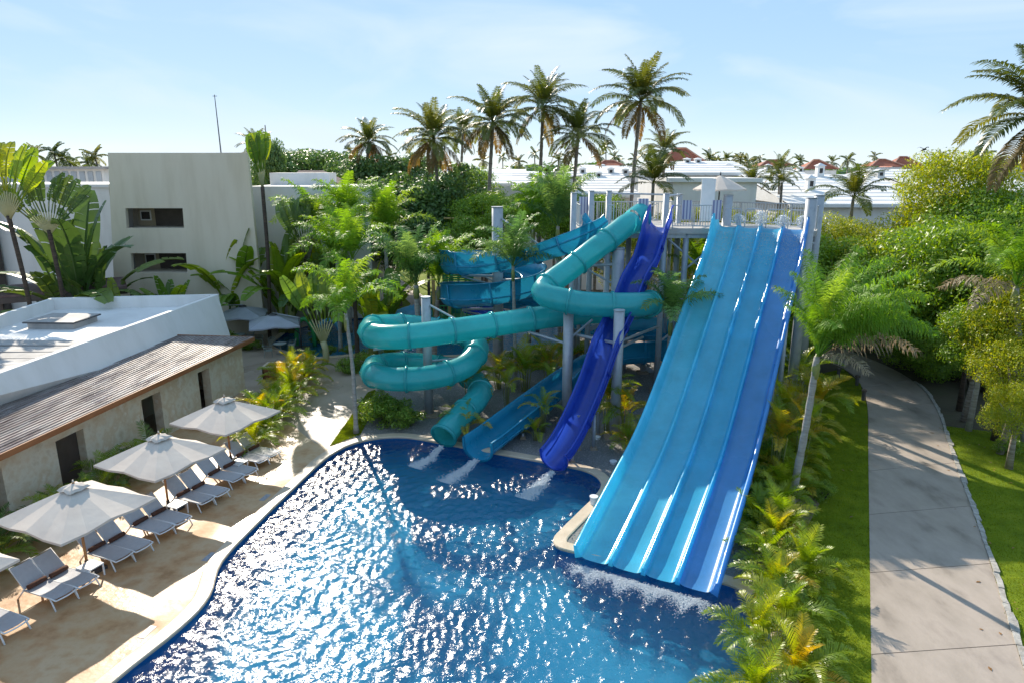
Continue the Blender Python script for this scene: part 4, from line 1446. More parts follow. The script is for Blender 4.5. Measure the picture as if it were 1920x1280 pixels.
# brown roofed walkway in front of the left wing
WK = thing('covered_walkway', (-34, 45, 0), 'long brown roofed walkway with slanting posts at the left edge', 'walkway')
a0, a1 = A(-60, 540, 45), A(232, 519, 47)
b0_, b1_ = A(-60, 560, 43.5), A(238, 536, 45.6)
MB().hexa([b0_ + Vector((0, 0, -.3)), b1_ + Vector((0, 0, -.3)), a1 + Vector((0, 0, -.3)), a0 + Vector((0, 0, -.3)), b0_, b1_, a1, a0]).build('roof', M['brown_roof'], WK)
MB().bar(b0_ + Vector((0, -.06, -.35)), b1_ + Vector((0, -.06, -.35)), .12, .35).build('beam', M['door'], WK)
for k in range(7):
    q = b0_.lerp(b1_, k / 6)
    MB().bar((q.x - .4, q.y + .5, 0), (q.x, q.y + .5, q.z - .4), .16, .16).build('post', M['door'], WK)
    if k < 6:
        q2 = b0_.lerp(b1_, (k + .5) / 6)
        MB().box((q2.x, q2.y + 2.2, 1.3), (2.6, .1, 2.2)).build('panel', M['white'] if k % 2 else M['dark'], WK)

# ================================================================== villas with white roofs (right background)
M['glass'] = surf('dark_glass', [(.03, .035, .04), (.06, .065, .07)], scale=1, rough=(.08, .2))
def courses_roof(root, a, b_, c, d, n, mat, th=.07):
    """slope: eave a-b, ridge d-c, laid in n overlapping courses"""
    for i in range(n):
        t0, t1 = i / n, (i + 1) / n
        p = [a.lerp(d, t0), b_.lerp(c, t0), b_.lerp(c, t1), a.lerp(d, t1)]
        lo = [x + Vector((0, 0, -.1)) for x in p]
        hi = [p[0] + Vector((0, 0, th)), p[1] + Vector((0, 0, th)), p[2] + Vector((0, 0, .02)), p[3] + Vector((0, 0, .02))]
        MB().hexa(lo + hi).build('roof_course', mat, root)
def chimney(root, x, y, z, w=1.1, h=1.5):
    b = MB().box((x, y, z + h * .45), (w, w, h * .9))
    o = b.build('chimney', M['roof_white'], root)
    MB().add([(x - w * .7, y - w * .7, z + h * .9), (x + w * .7, y - w * .7, z + h * .9), (x + w * .7, y + w * .7, z + h * .9), (x - w * .7, y + w * .7, z + h * .9), (x, y, z + h * 1.08)], [(0, 1, 4), (1, 2, 4), (2, 3, 4), (3, 0, 4), (3, 2, 1, 0)]).build('cap', M['roof_white'], o)
    MB().box((x, y - w * .5, z + h * .62), (w * .45, .06, h * .28)).build('vent', M['dark'], o)
def villa(px0, px1, eave_py, ridge_py, Y, depth, label, chims=(), n=9, windows=(), gable=0.0, ridge_shift=0.0):
    a, b_ = A(px0, eave_py, Y), A(px1, eave_py, Y)
    ez = a.z
    rz = A(px0, ridge_py, Y + depth).z
    root = thing('villa', ((a.x + b_.x) / 2, Y + depth / 2, 0), label, 'house', 'white roofed villas beyond the tower')
    d, c = Vector((a.x + gable + ridge_shift, Y + depth, rz)), Vector((b_.x - gable + ridge_shift, Y + depth, rz))
    courses_roof(root, a, b_, c, d, n, M['roof_white'])
    a2, b2 = Vector((a.x, Y + 2 * depth, ez)), Vector((b_.x, Y + 2 * depth, ez))
    MB().add([b_, b2, c], [(0, 1, 2)]).build('roof_side', M['roof_white'], root)
    MB().add([a2, a, d], [(0, 1, 2)]).build('roof_side', M['roof_white'], root)
    MB().add([a2, b2, c, d], [(0, 1, 2, 3)]).build('roof_back', M['roof_white'], root)
    MB().box(((a.x + b_.x) / 2, Y + depth, ez / 2 - .1), (b_.x - a.x - 1.2, 2 * depth - 1.2, ez)).build('wall', M['white'], root)
    MB().bar(a + Vector((0, -.05, -.12)), b_ + Vector((0, -.05, -.12)), .12, .26).build('eave', M['roof_white'], root)
    for (px, py, w, h) in windows:
        q = A(px, py, Y + .5)
        wo = MB().box((q.x, Y + .56, q.z), (w + .2, .12, h + .2)).build('window', M['white_metal'], root)
        MB().box((q.x, Y + .52, q.z), (w, .12, h)).build('pane', M['glass'], wo)
    for (px, py, dy) in chims:
        q = A(px, py, Y + dy)
        zz = ez + (rz - ez) * min(1, dy / depth)
        chimney(root, q.x, q.y, min(q.z, zz) - .5, w=.72, h=max(1.0, (q.z - zz) + .7))
    return root
villa(1480, 1770, 384, 328, 62, 14, 'large white roofed villa right of the tower behind the small coconut palm', [(1538, 312, 13), (1650, 322, 13), (1520, 335, 6)], 9)
villa(1400, 1560, 345, 318, 84, 12, 'white villa with balcony openings behind the young palms right of the tower umbrella', [(1440, 312, 10), (1500, 316, 10)], 6, [(1447, 352, 2, 2.2), (1490, 350, 1.6, 2.0), (1447, 372, 2, 2.2), (1500, 372, 1.6, 2)])
villa(1240, 1420, 325, 303, 78, 9, 'white villa with a chimney pair left of the red hipped roof', [(1288, 303, 8), (1308, 303, 8), (1365, 316, 6)], 5)
villa(960, 1200, 366, 322, 68, 13, 'long white roofed villa between the coconut palm trunks', [(1092, 318, 12), (1145, 318, 12), (1172, 322, 12), (1122, 326, 10)], 9)
villa(800, 990, 345, 318, 86, 12, 'white walled villa with sloping parapets left of the palm trunks', [(868, 318, 11), (895, 318, 11), (842, 320, 11)], 6)
villa(640, 860, 338, 322, 110, 10, 'distant white villa roof seen between the leftmost coconut palms', [(720, 318, 9), (752, 320, 9)], 4)
villa(1740, 1990, 360, 318, 70, 14, 'white roofed villa at the right edge behind the tall bush', [(1800, 318, 12), (1860, 316, 12)], 8)
villa(1100, 1300, 322, 310, 120, 12, 'far flat white villa roof left of the large red roof', [(1130, 314, 10), (1180, 314, 10), (1225, 312, 10)], 3)
# plain white stepped wall in front of the villas
SW = thing('villa_wall', (6, 66, 0), 'plain white sloping boundary wall below the villa roofs', 'wall', None)
a, b_ = A(880, 350, 66), A(1090, 338, 70)
MB().hexa([(a.x, a.y, 0), (b_.x, b_.y, 0), (b_.x, b_.y + .4, 0), (a.x, a.y + .4, 0), (a.x, a.y, a.z - .5), (b_.x, b_.y, b_.z + .5), (b_.x, b_.y + .4, b_.z + .5), (a.x, a.y + .4, a.z - .5)]).build('panel', M['white'], SW)
SB = thing('service_block', (16, 52, 0), 'plain white flat block directly behind the tower umbrella', 'building')
a, b_ = A(1262, 342, 54), A(1420, 342, 54)
MB().box(((a.x + b_.x) / 2, 57, a.z / 2), (b_.x - a.x, 6, a.z)).build('wall', M['white'], SB)
MB().box(((a.x + b_.x) / 2, 57, a.z + .15), (b_.x - a.x + .6, 6.6, .3)).build('roof', M['roof_white'], SB)
def red_house(pxc, w_px, eave_py, top_py, Y, label, ridge=.25):
    a, b_ = A(pxc - w_px / 2, eave_py, Y), A(pxc + w_px / 2, eave_py, Y)
    t = A(pxc, top_py, Y + (b_.x - a.x) * .4)
    w = b_.x - a.x
    root = thing('red_roofed_house', ((a.x + b_.x) / 2, Y, 0), label, 'house', 'red roofed houses on the horizon')
    dd = w * .8
    cx_ = (a.x + b_.x) / 2
    mb = MB()
    pts = [(a.x, Y, a.z), (b_.x, Y, a.z), (b_.x, Y + dd, a.z), (a.x, Y + dd, a.z), (cx_ - w * ridge / 2, Y + dd / 2, t.z), (cx_ + w * ridge / 2, Y + dd / 2, t.z)]
    mb.add(pts, [(0, 1, 5, 4), (1, 2, 5), (2, 3, 4, 5), (3, 0, 4), (3, 2, 1, 0)])
    mb.build('roof', M['red_roof'], root)
    for p_, q_ in ((0, 4), (1, 5), (4, 5)):
        MB().tube([Vector(pts[p_]) + Vector((0, 0, .06)), Vector(pts[q_]) + Vector((0, 0, .06))], .14, 6).build('ridge_tile', M['ridge'], root)
    MB().box((cx_, Y + dd / 2, a.z / 2 - .1), (w * .9, dd * .9, a.z - .1)).build('wall', M['white'], root)
    return root
M['ridge'] = surf('ridge_tile', [(.50, .24, .15), (.58, .32, .22)], scale=2, rough=(.6, .8))
red_house(1283, 92, 308, 279, 100, 'tall steep red hipped roof behind the palms left of the tower umbrella', .22)
red_house(1145, 56, 312, 302, 130, 'small low red roof between the coconut palm trunks', .3)
red_house(1458, 66, 312, 301, 120, 'low red hipped roof above the young palms right of the umbrella', .3)
red_house(1540, 66, 318, 301, 105, 'red hipped roof left of the large white chimney', .15)
red_house(1665, 62, 312, 300, 115, 'left one of the two touching red roofs near the right bush', .2)
red_house(1706, 70, 316, 295, 125, 'right and taller one of the two touching red roofs near the bush', .2)
red_house(1915, 60, 314, 301, 105, 'red roof at the right edge of the picture', .2)
red_house(1368, 26, 318, 311, 140, 'tiny red roof among the distant palms', .2)

# ================================================================== deck furniture
# ---- square cream umbrellas on wooden poles
def canopy_points(half, ztip, zedge, k, sag):
    """ring of 16 points at fraction k from the apex to the edge of a square"""
    pts = []
    for i in range(16):
        a = i / 16 * 8
        side = int(a // 2) % 4
        f = (a % 2) - 1
        c = [(1, f), (-f, 1), (-1, -f), (f, -1)][side]
        corner = abs(f)
        x, y = c[0] * half * k, c[1] * half * k
        z = ztip + (zedge - ztip) * (k ** 1.12)
        z -= sag * (1 - corner) * k * (0.0 if k < .3 else 1)
        z += .10 * (1 - corner) * k * k          # edge rises between the corners
        if i % 2:
            z -= .055 * k                        # cloth dips between the ribs
        pts.append((x, y, z))
    return pts
def umbrella(name, loc, rz, half, zedge, zt, label, canvas, polemat, group, pole_r=.04, pole=True, base=True):
    root = thing(name, (loc[0], loc[1], loc[2]), label, 'umbrella', group, rz)
    b = MB()
    rings = [canopy_points(half, zt, zedge, k, .05) for k in (.13, .3, .5, .7, .85, 1.0)]
    rings.append([(x * 1.0, y * 1.0, z - .07) for x, y, z in rings[-1]])
    b.strip(rings, closed=True)
    b.poly(rings[0][::-1])
    inst('canopy', b.mesh('canopy', canvas), root)
    b = MB()
    cap = []
    for k in (.0, .08, .17, .21):
        ring = canopy_points(half, zt + .12, zedge + .12, k, 0)
        cap.append([(x, y, z - (.04 if k == .21 else 0) + (.025 * math.sin(i * 2.35) if k > .1 else 0)) for i, (x, y, z) in enumerate(ring)])
    b.strip(cap, closed=True)
    inst('vent_cap', b.mesh('vent_cap', canvas), root)
    b = MB().tube([(0, 0, zt + .1), (0, 0, zt + .22)], [.035, .02], 8)
    inst('finial', b.mesh('finial', canvas), root)
    if pole:
        b = MB().tube([(0, 0, 0.05), (0, 0, zt + .15)], pole_r, 10)
        inst('pole', b.mesh('pole', polemat, True), root)
        for i in range(8):
            a = i * math.pi / 4
            e = half * (1.0 if i % 2 == 0 else 1.40)
            b = MB().tube([(math.cos(a) * .05, math.sin(a) * .05, zt - .16), (math.cos(a) * e * .94, math.sin(a) * e * .94, zedge + (.0 if i % 2 == 0 else -.06))], .018, 5)
            inst('rib', b.mesh('rib', polemat), root)
    if base:
        b = MB().box((0, 0, .05), (.75, .75, .1))
        b.tube([(0, 0, .1), (0, 0, .4)], pole_r * 1.5, 10)
        inst('base', b.mesh('base', M['steel_dark']), root)
    return root
UR = R(-24)
UG = 'square cream umbrellas along the pool deck'
umbrella('umbrella', (-13.02, 18.6, 0), UR, 1.5, 2.1, 2.84, 'nearest whole cream umbrella, at the left edge over the loungers', M['canvas'], M['wood'], UG)
umbrella('umbrella', (-12.43, 22.48, 0), UR, 1.5, 2.1, 2.84, 'middle cream umbrella of the row beside the stone hut', M['canvas'], M['wood'], UG)
umbrella('umbrella', (-11.75, 26.45, 0), UR, 1.5, 2.1, 2.84, 'farthest cream umbrella of the row, nearest the hut doorways', M['canvas'], M['wood'], UG)
umbrella('umbrella', (-14.86, 15.15, 0), UR, 1.5, 2.1, 2.84, 'cream umbrella showing only its corner at the left edge', M['canvas'], M['wood'], UG)
# tower umbrella: octagonal, dark pole
q = A(1347, 385, 38.2)
TU = thing('tower_umbrella', (q.x, q.y, 9.0), 'pale round umbrella with dark pole on the tower deck', 'umbrella')
zt_, ze_, rad_ = A(1347, 329, 38.2).z - 9.0, A(1347, 354, 38.2).z - 9.0, 1.42
b = MB()
rings = []
for k in (.02, .16, .4, .7, 1.0):
    rings.append([(math.cos(a) * rad_ * k, math.sin(a) * rad_ * k, zt_ + (ze_ - zt_) * k ** 1.1 - (.0 if i % 2 == 0 else .03 * k)) for i, a in enumerate([i * math.pi / 8 for i in range(16)])])
rings.append([(x, y, z - .08) for x, y, z in rings[-1]])
b.strip(rings, closed=True)
inst('canopy', b.mesh('canopy', M['canvas']), TU)
inst('pole', MB().tube([(0, 0, 0), (0, 0, zt_)], .04, 8).mesh('pole', M['steel_dark'], True), TU)
inst('finial', MB().tube([(0, 0, zt_), (0, 0, zt_ + .2)], [.05, .015], 8).mesh('finial', M['steel_dark']), TU)
for i in range(8):
    a = i * math.pi / 4
    inst('rib', MB().tube([(0, 0, zt_ - .05), (math.cos(a) * rad_ * .97, math.sin(a) * rad_ * .97, ze_ - .03)], .015, 5).mesh('rib', M['steel_dark']), TU)

# ---- grey cantilever umbrellas on the plaza
def cantilever(cx, cy, px, py, zc, half, rz, label):
    root = thing('cantilever_umbrella', (cx, cy, 0), label, 'umbrella', 'grey cantilever umbrellas on the plaza')
    b = MB()
    ca, sa = math.cos(rz), math.sin(rz)
    rings = [[(x * ca - y * sa, x * sa + y * ca, z) for x, y, z in canopy_points(half, zc + .62, zc, k, .02)] for k in (.08, .3, .6, .85, 1.0)]
    rings.append([(x, y, z - .1) for x, y, z in rings[-1]])
    b.strip(rings, closed=True)
    b.poly(rings[0][::-1])
    inst('canopy', b.mesh('canopy', M['canvas_grey']), root)
    dx, dy = px - cx, py - cy
    inst('mast', MB().tube([(dx, dy, 0), (dx * 1.0, dy, zc + .55)], .06, 10).mesh('mast', M['steel_dark'], True), root)
    inst('arm', MB().tube([(dx, dy, zc + .55), (0, 0, zc + .72)], .035, 8).mesh('arm', M['steel'], True), root)
    inst('strut', MB().tube([(dx, dy, zc - .6), (dx * .35, dy * .35, zc + .28)], .03, 8).mesh('strut', M['steel_dark'], True), root)
    inst('vent_ring', MB().tube([(0, 0, zc + .6), (0, 0, zc + .68)], [.3, .18], 10).mesh('vent_ring', M['steel_dark']), root)
    inst('base', MB().box((dx, dy, .06), (.9, .9, .12)).mesh('base', M['steel_dark']), root)
q = A(513, 596, 46.0)
cantilever(q.x, 46.0, A(563, 620, 45.2).x, 45.2, A(513, 606, 46).z, 1.62, R(20), 'nearer grey cantilever umbrella with dark mast beside the kids pool')
q = A(455, 578, 48.0)
cantilever(q.x, 48.0, q.x - 1.9, 48.6, A(455, 590, 48).z, 1.62, R(8), 'farther grey cantilever umbrella against the cream hotel block')

# ---- loungers
LA = R(-21)
def lounger_proto():
    """origin on the ground under the middle of the foot end; the head lies towards -X"""
    root = thing('sun_lounger', (0, 0, 0), '', 'lounger')
    w = .64
    zs = .36
    sl = 1.28
    bk = R(47)
    bl = .78
    hx = -sl
    tx, tz = hx - math.cos(bk) * bl, zs + math.sin(bk) * bl
    wm, sg = M['white_metal'], M['sling']
    fr_ = MB()
    for s_ in (-1, 1):
        fr_.tube([(hx - .05, s_ * w / 2, zs), (-.18, s_ * w / 2, zs), (-.02, s_ * w / 2, zs - .03)], .022, 8)
    n = 8
    fr_.tube([(-.02 + .05 * math.sin(math.pi * k / n), w / 2 - w * k / n, zs - .03 - .0 * k) for k in range(n + 1)], .022, 8)
    fr_.tube([(hx, -w / 2, zs - .02), (hx, w / 2, zs - .02)], .018, 6)
    inst('frame', fr_.mesh('frame', wm, True), root)
    for s_ in (-1, 1):
        inst('leg', MB().tube([(-.24, s_ * w / 2, zs), (-.06, s_ * (w / 2 + .02), 0)], .024, 8).mesh('leg', wm, True), root)
        inst('leg', MB().tube([(hx - .02, s_ * w / 2, zs), (hx - .34, s_ * (w / 2 + .01), .0)], .024, 8).mesh('leg', wm, True), root)
    bf = MB().tube([(hx, -w / 2 + .02, zs), (tx, -w / 2 + .02, tz), (tx, w / 2 - .02, tz), (hx, w / 2 - .02, zs)], .02, 8)
    inst('backrest_frame', bf.mesh('backrest_frame', wm, True), root)
    b = MB()
    rows = []
    for k in range(9):
        x = hx + .02 + (sl - .08) * k / 8
        rows.append([(x + (.05 * math.cos(u_ / 6 * math.pi - math.pi / 2) if k == 8 else 0), (w - .04) * (u_ / 6 - .5), zs + .012 - .02 * math.sin(math.pi * u_ / 6) * math.sin(math.pi * k / 8)) for u_ in range(7)])
    b.strip(rows)
    b.strip([[(x, y, z - .012) for x, y, z in r_][::-1] for r_ in rows])
    inst('seat', b.mesh('seat', sg, True), root)
    b = MB()
    rows = []
    for k in range(6):
        t_ = .03 + .95 * k / 5
        x, z = hx - math.cos(bk) * bl * t_, zs + math.sin(bk) * bl * t_
        rows.append([(x + .018 + .02 * math.sin(math.pi * u_ / 6), (w - .06) * (u_ / 6 - .5), z + .012 - .015 * math.sin(math.pi * u_ / 6)) for u_ in range(7)])
    b.strip(rows)
    b.strip([[(x - .012, y, z - .01) for x, y, z in r_][::-1] for r_ in rows])
    inst('backrest', b.mesh('backrest', sg, True), root)
    b = MB()
    b.tube([(hx + .09, y, zs + .085) for y in (-.27, -.26, -.1, .1, .26, .27)], [.045, .072, .075, .075, .072, .045], 14)
    inst('bolster', b.mesh('bolster', M['brown_cloth'], True), root)
    return root
feet = [(-13.0, 15.55, 'grey sling lounger cut off at the lower left corner'),
        (-12.56, 16.92, 'first grey lounger of the pair left of the nearest whole umbrella pole'), (-12.28, 17.52, 'second grey lounger of the pair left of the nearest whole umbrella pole'),
        (-11.98, 18.86, 'first grey lounger right of the nearest white side table'), (-11.66, 19.42, 'second grey lounger right of the nearest white side table'),
        (-11.46, 20.5, 'first grey lounger of the pair left of the middle umbrella pole'), (-11.18, 21.1, 'second grey lounger of the pair left of the middle umbrella pole'),
        (-10.98, 22.55, 'first grey lounger right of the middle white side table'), (-10.68, 23.15, 'second grey lounger right of the middle white side table'),
        (-10.58, 24.35, 'first grey lounger of the pair left of the farthest umbrella pole'), (-10.28, 24.95, 'second grey lounger of the pair left of the farthest umbrella pole'),
        (-10.2, 26.1, 'first grey lounger right of the farthest white side table'), (-9.94, 26.72, 'last grey lounger of the row, nearest the planting')]
lp = lounger_proto()
for i, (x, y, lab) in enumerate(feet):
    o = lp if i == 0 else copy_tree(lp)
    o.location = (x, y, 0.004)
    o.rotation_euler = (0, 0, LA + R(random.uniform(-2.5, 2.5)))
    tag(o, lab, 'lounger', 'grey sun loungers under the umbrellas')
# ---- side tables
def side_table(x, y, lab):
    root = thing('side_table', (x, y, .004), lab, 'table', 'white side tables between the loungers', LA)
    inst('top', MB().box((0, 0, .40), (.52, .52, .035)).mesh('top', M['white_metal']), root)
    for sx in (-1, 1):
        for sy in (-1, 1):
            inst('leg', MB().box((sx * .235, sy * .235, .19), (.04, .04, .385)).mesh('leg', M['white_metal']), root)
side_table(-12.72, 18.28, 'white side table beside the nearest whole umbrella pole')
side_table(-11.95, 22.15, 'white side table beside the middle umbrella pole')
side_table(-11.15, 25.75, 'white side table beside the farthest umbrella pole')

# ---- deck marking tiles near the pool edge
M['marking'] = surf('marking_tile', [(.20, .22, .26), (.36, .38, .42)], scale=14, rough=(.3, .5))
for (px, py, lab) in ((392, 1043, 'pale marking tile in the deck at the bend of the pool edge'), (276, 1184, 'pale marking tile in the deck nearest the bottom of the picture'), (497, 932, 'pale marking tile in the deck by the sunlit stretch')):
    q = G(px, py)
    o = MB().box((q.x, q.y, .007), (.2, .5, .012), R(-12)).build('marking_tile', M['marking'])
    tag(o, lab, 'tile', 'marking tiles along the pool')

# ---- wire chairs and tables on the plaza
M['wire'] = surf('grey_green_wire', [(.20, .24, .22), (.28, .32, .30)], scale=4, rough=(.4, .6))
def chair_proto():
    root = thing('wire_chair', (0, 0, 0), '', 'chair')
    b = MB()
    for k in range(9):
        y = -.26 + .52 * k / 8
        b.tube([(.24, y, .44), (0, y * .95, .42), (-.22, y * .9, .45), (-.32, y, .85 - .10 * (abs(k - 4) / 4) ** 2)], .012, 5)
    b.tube([(-.32, -.26 + .52 * k / 8, .85 - .10 * (abs(k - 4) / 4) ** 2) for k in range(9)], .016, 5)
    b.tube([(.24, -.26, .44), (.24, .26, .44)], .016, 5)
    inst('shell', b.mesh('shell', M['wire']), root)
    for s_ in (-1, 1):
        inst('arm', MB().tube([(.2, s_ * .28, .44), (.18, s_ * .3, .64), (-.28, s_ * .28, .68)], .014, 5).mesh('arm', M['wire']), root)
        inst('leg', MB().tube([(.2, s_ * .24, .43), (.24, s_ * .27, 0)], .016, 5).mesh('leg', M['wire']), root)
        inst('leg', MB().tube([(-.2, s_ * .22, .43), (-.28, s_ * .26, 0)], .016, 5).mesh('leg', M['wire']), root)
    return root
cp = chair_proto()
cl = [(G(504, 668), 20, 'wire chair nearest the hut roof corner, side on'), (G(514, 656), -50, 'wire chair behind the plaza table, facing the camera'), (G(548, 657), 190, 'wire chair at the plaza table nearest the pool'),
      (G(428, 640), -60, 'wire chair under the farther grey umbrella, left one'), (G(470, 640), 200, 'wire chair under the farther grey umbrella, right one'), (G(486, 648), 120, 'wire chair standing just above the shingle roof tip')]
for i, (p, a, lab) in enumerate(cl):
    o = cp if i == 0 else copy_tree(cp)
    o.location = (p.x, p.y, 0)
    o.rotation_euler = (0, 0, R(a))
    tag(o, lab, 'chair', 'wire chairs on the plaza')
for (p, lab) in ((G(527, 664), 'round wire-topped table beside the kids pool'), (G(450, 646), 'round wire-topped table under the farther grey umbrella')):
    root = thing('round_table', (p.x, p.y, 0), lab, 'table', 'tables on the plaza')
    inst('top', MB().tube([(0, 0, .72), (0, 0, .75)], .42, 20).mesh('top', M['wire']), root)
    inst('column', MB().tube([(0, 0, .03), (0, 0, .72)], .04, 8).mesh('column', M['wire']), root)
    inst('foot', MB().bar((-.36, 0, .02), (.36, 0, .02), .05, .03).bar((0, -.36, .02), (0, .36, .02), .05, .03).mesh('foot', M['wire']), root)
# planter box
q = G(524, 706)
pb = thing('planter_box', (q.x, q.y, 0), 'low brown wooden planter box with pale rim beside the areca bed', 'planter')
for k in range(4):
    b = MB()
    dx, dy = ((.75, 0), (0, .5), (-.75, 0), (0, -.5))[k]
    b.box((q.x + dx, q.y + dy, .36), ((.08, 1.08)[k % 2] if k % 2 == 0 else 1.58, 1.08 if k % 2 == 0 else .08, .7))
    b.build('side', M['fascia'], pb)
for k in range(4):
    dx, dy = ((.75, 0), (0, .5), (-.75, 0), (0, -.5))[k]
    MB().box((q.x + dx, q.y + dy, .74 + .003 * k), (.16 if k % 2 == 0 else 1.66, 1.16 if k % 2 == 0 else .16, .05)).build('rim', M['coping'], pb)
MB().box((q.x, q.y, .35), (1.4, .9, .56)).build('soil', M['soil'], pb)

# ---- path bollards
for (px, py, lab) in ((1606, 722, 'dark short bollard light on the lawn at the path bend'), (1618, 750, 'dark double bollard light on the lawn beside the path'), (1571, 708, 'dark bollard half hidden by the yellow palms')):
    q = G(px, py)
    root = thing('bollard_light', (q.x, q.y, 0), lab, 'bollard', 'bollard lights by the path')
    MB().tube([(q.x, q.y, 0), (q.x, q.y, .5)], .09, 12).build('post', M['steel_dark'], root)
    MB().tube([(q.x, q.y, .5), (q.x, q.y, .56), (q.x, q.y, .62)], [.13, .14, .10], 12).build('head', M['door'], root)
# ---- pipe caps in the bed
for (px, py, lab) in ((1120, 822, 'white pipe cap in the gravel between the blue slides'), (1150, 868, 'white ring cap in the gravel right of the royal blue slide'), (1113, 946, 'short white pipe standing inside the coping bend')):
    q = G(px, py)
    root = MB().tube([(q.x, q.y, 0), (q.x, q.y, .09 if py < 940 else .32)], .13, 14).tube([(q.x, q.y, .09 if py < 940 else .32), (q.x, q.y, .12 if py < 940 else .36)], .16, 14).build('pipe_cap', M['white_metal'])
    tag(root, lab, 'pipe cap', 'white caps in the slide bed')

# ---- kids play structure behind
PS = thing('play_structure', (-3, 52, 0), 'green roofed play structure with tan posts behind the looping flume', 'play structure')
def kp(px, py, Y): return A(px, py, Y)
for (px, ty, Y_) in ((812, 515, 50), (842, 560, 50), (817, 595, 48), (882, 560, 51), (858, 570, 53), (835, 440, 54)):
    t = kp(px, ty, Y_)
    MB().tube([(t.x, t.y, 0), (t.x, t.y, t.z)], .13, 10).build('post', M['tan_post'], PS)
a = kp(830, 505, 52)
for k in range(9):
    p0, p1_ = kp(828 + k * .5, 500 + 4.2 * k, 53 - .25 * k), kp(868 + 4 * k, 500 + 4.2 * k, 53 - .25 * k)
    MB().bar(p0, p1_, .3, .09).build('roof_slat', M['green_play'], PS)
t = kp(845, 590, 50)
MB().box((t.x, 51, t.z - .35), (5, 3.4, .2)).build('platform', M['green_play'], PS)
MB().box((t.x - .2, 50.2, t.z - 1.2), (4.6, .15, .9)).build('platform', M['green_play'], PS)
d_ = kp(838, 568, 51)
MB().box((d_.x - .1, 51.2, d_.z), (2.2, .2, 1.7)).build('panel', M['teal_play'], PS)
MB().tube([(d_.x, 51.1, d_.z + .1), (d_.x, 50.8, d_.z + .1)], .62, 18).build('porthole', M['dark'], PS)
for k in range(18):
    x = t.x - 2.4 + .28 * k
    MB().tube([(x, 49.4, t.z - .2), (x, 49.4, t.z + .75)], .03, 5).build('baluster', M['green_play'], PS)
MB().tube([(t.x - 2.4, 49.4, t.z + .78), (t.x + 2.5, 49.4, t.z + .78)], .045, 6).build('rail', M['green_play'], PS)
b = kp(838, 446, 54)
BKT = thing('tipping_bucket', (b.x, 54, 0), 'yellow tipping water bucket on a tall tan pole', 'bucket')
MB().tube([(b.x, 54, b.z - .9), (b.x, 54, b.z + .35)], [.55, .75], 18, cap=False).build('bucket', M['yellow'], BKT)
MB().tube([(b.x + .85, 54, 0), (b.x + .85, 54, b.z + 1.6)], .1, 10).build('pole', M['tan_post'], BKT)
MB().tube([(b.x + .85, 54, b.z + 1.5), (b.x - .2, 54, b.z + 1.5)], .07, 8).build('crossbar', M['tan_post'], BKT)
c = thing('small_slide', (-7, 48, 0), 'light blue small tube slide entering the kids pool', 'water slide')
MB().tube(smooth_path([kp(800, 592, 50), kp(775, 588, 49), kp(750, 596, 47.5), kp(728, 606, 46.5)], .3), .6, 16, cap=False).build('tube', M['lightblue'], c, True)
MB().tube([kp(776, 588, 49.02), kp(773, 588.5, 48.9)], .66, 16, cap=False).build('flange', M['lightblue'], c, True)
c = thing('small_slide', (2, 48, 0), 'dark royal blue small slide behind the looping flume post', 'water slide')
flume_slide(c, [kp(880, 575, 50.5), kp(905, 580, 49), kp(925, 592, 47.5), kp(940, 604, 46.5)], .7, M['royal'], 2.0, lambda t_: (.4, .4))
# spray arches
def arch(px0, px1, py_top, Y, mat, lab):
    p0, p1_ = A(px0, 640, Y), A(px1, 640, Y)
    zt__ = A((px0 + px1) / 2, py_top, Y).z
    root = thing('spray_arch', ((p0.x + p1_.x) / 2, Y, -.1), lab, 'spray arch', 'spray arches in the kids pool')
    n = 14
    MB().tube([(p0.x + (p1_.x - p0.x) * (.5 - .5 * math.cos(math.pi * k / n)), Y, -.4 + (zt__ + .4) * math.sin(math.pi * k / n) ** .6) for k in range(n + 1)], .14, 10).build('pipe', mat, root, True)
    rg = np.random.default_rng(int(px0))
    m_ = 260
    t_ = rg.random(m_)
    k_ = rg.integers(0, 3, m_)
    xx = p0.x + (p1_.x - p0.x) * (.3 + .2 * k_) + rg.normal(0, .05, m_) * (1 + 4 * t_)
    P_ = np.stack([xx, np.full(m_, Y) + rg.normal(0, .12, m_) * t_ * 3, zt__ - .1 - (zt__) * t_], 1)
    droplets('spray', P_, rg.uniform(.008, .022, m_), 'fine white spray falling below the %s' % lab.split(' standing')[0], 'water')
arch(556, 590, 598, 46.5, M['green_play'], 'green spray arch standing at the left end of the kids pool')
arch(597, 640, 600, 47.5, M['lightblue'], 'light blue spray arch standing in the kids pool')

# ================================================================== plants
M['coco'] = leafmat('coconut_leaf', [(0.069, 0.098, 0.02), (0.106, 0.137, 0.024), (0.163, 0.163, 0.028)], trans=.34, rough=.38)
M['coco_old'] = leafmat('old_coconut_leaf', [(.15, .115, .035), (.21, .135, .04), (.14, .12, .035)], trans=.42, rough=.6)
M['queen'] = leafmat('feathery_palm_leaf', [(0.127, 0.254, 0.033), (0.18, 0.329, 0.039), (0.256, 0.374, 0.055)], trans=.42, rough=.5, spec=.25)
M['queen_dark'] = leafmat('dark_feathery_palm_leaf', [(0.098, 0.203, 0.059), (0.146, 0.265, 0.066), (0.195, 0.296, 0.079)], trans=.36, rough=.45, spec=.3)
M['queen_old'] = leafmat('fading_palm_leaf', [(.24, .19, .12), (.28, .23, .15)], trans=.3, rough=.55)
M['areca'] = leafmat('areca_leaf', [(0.138, 0.234, 0.018), (0.22, 0.317, 0.02), (0.358, 0.372, 0.025)], trans=.42, rough=.36)
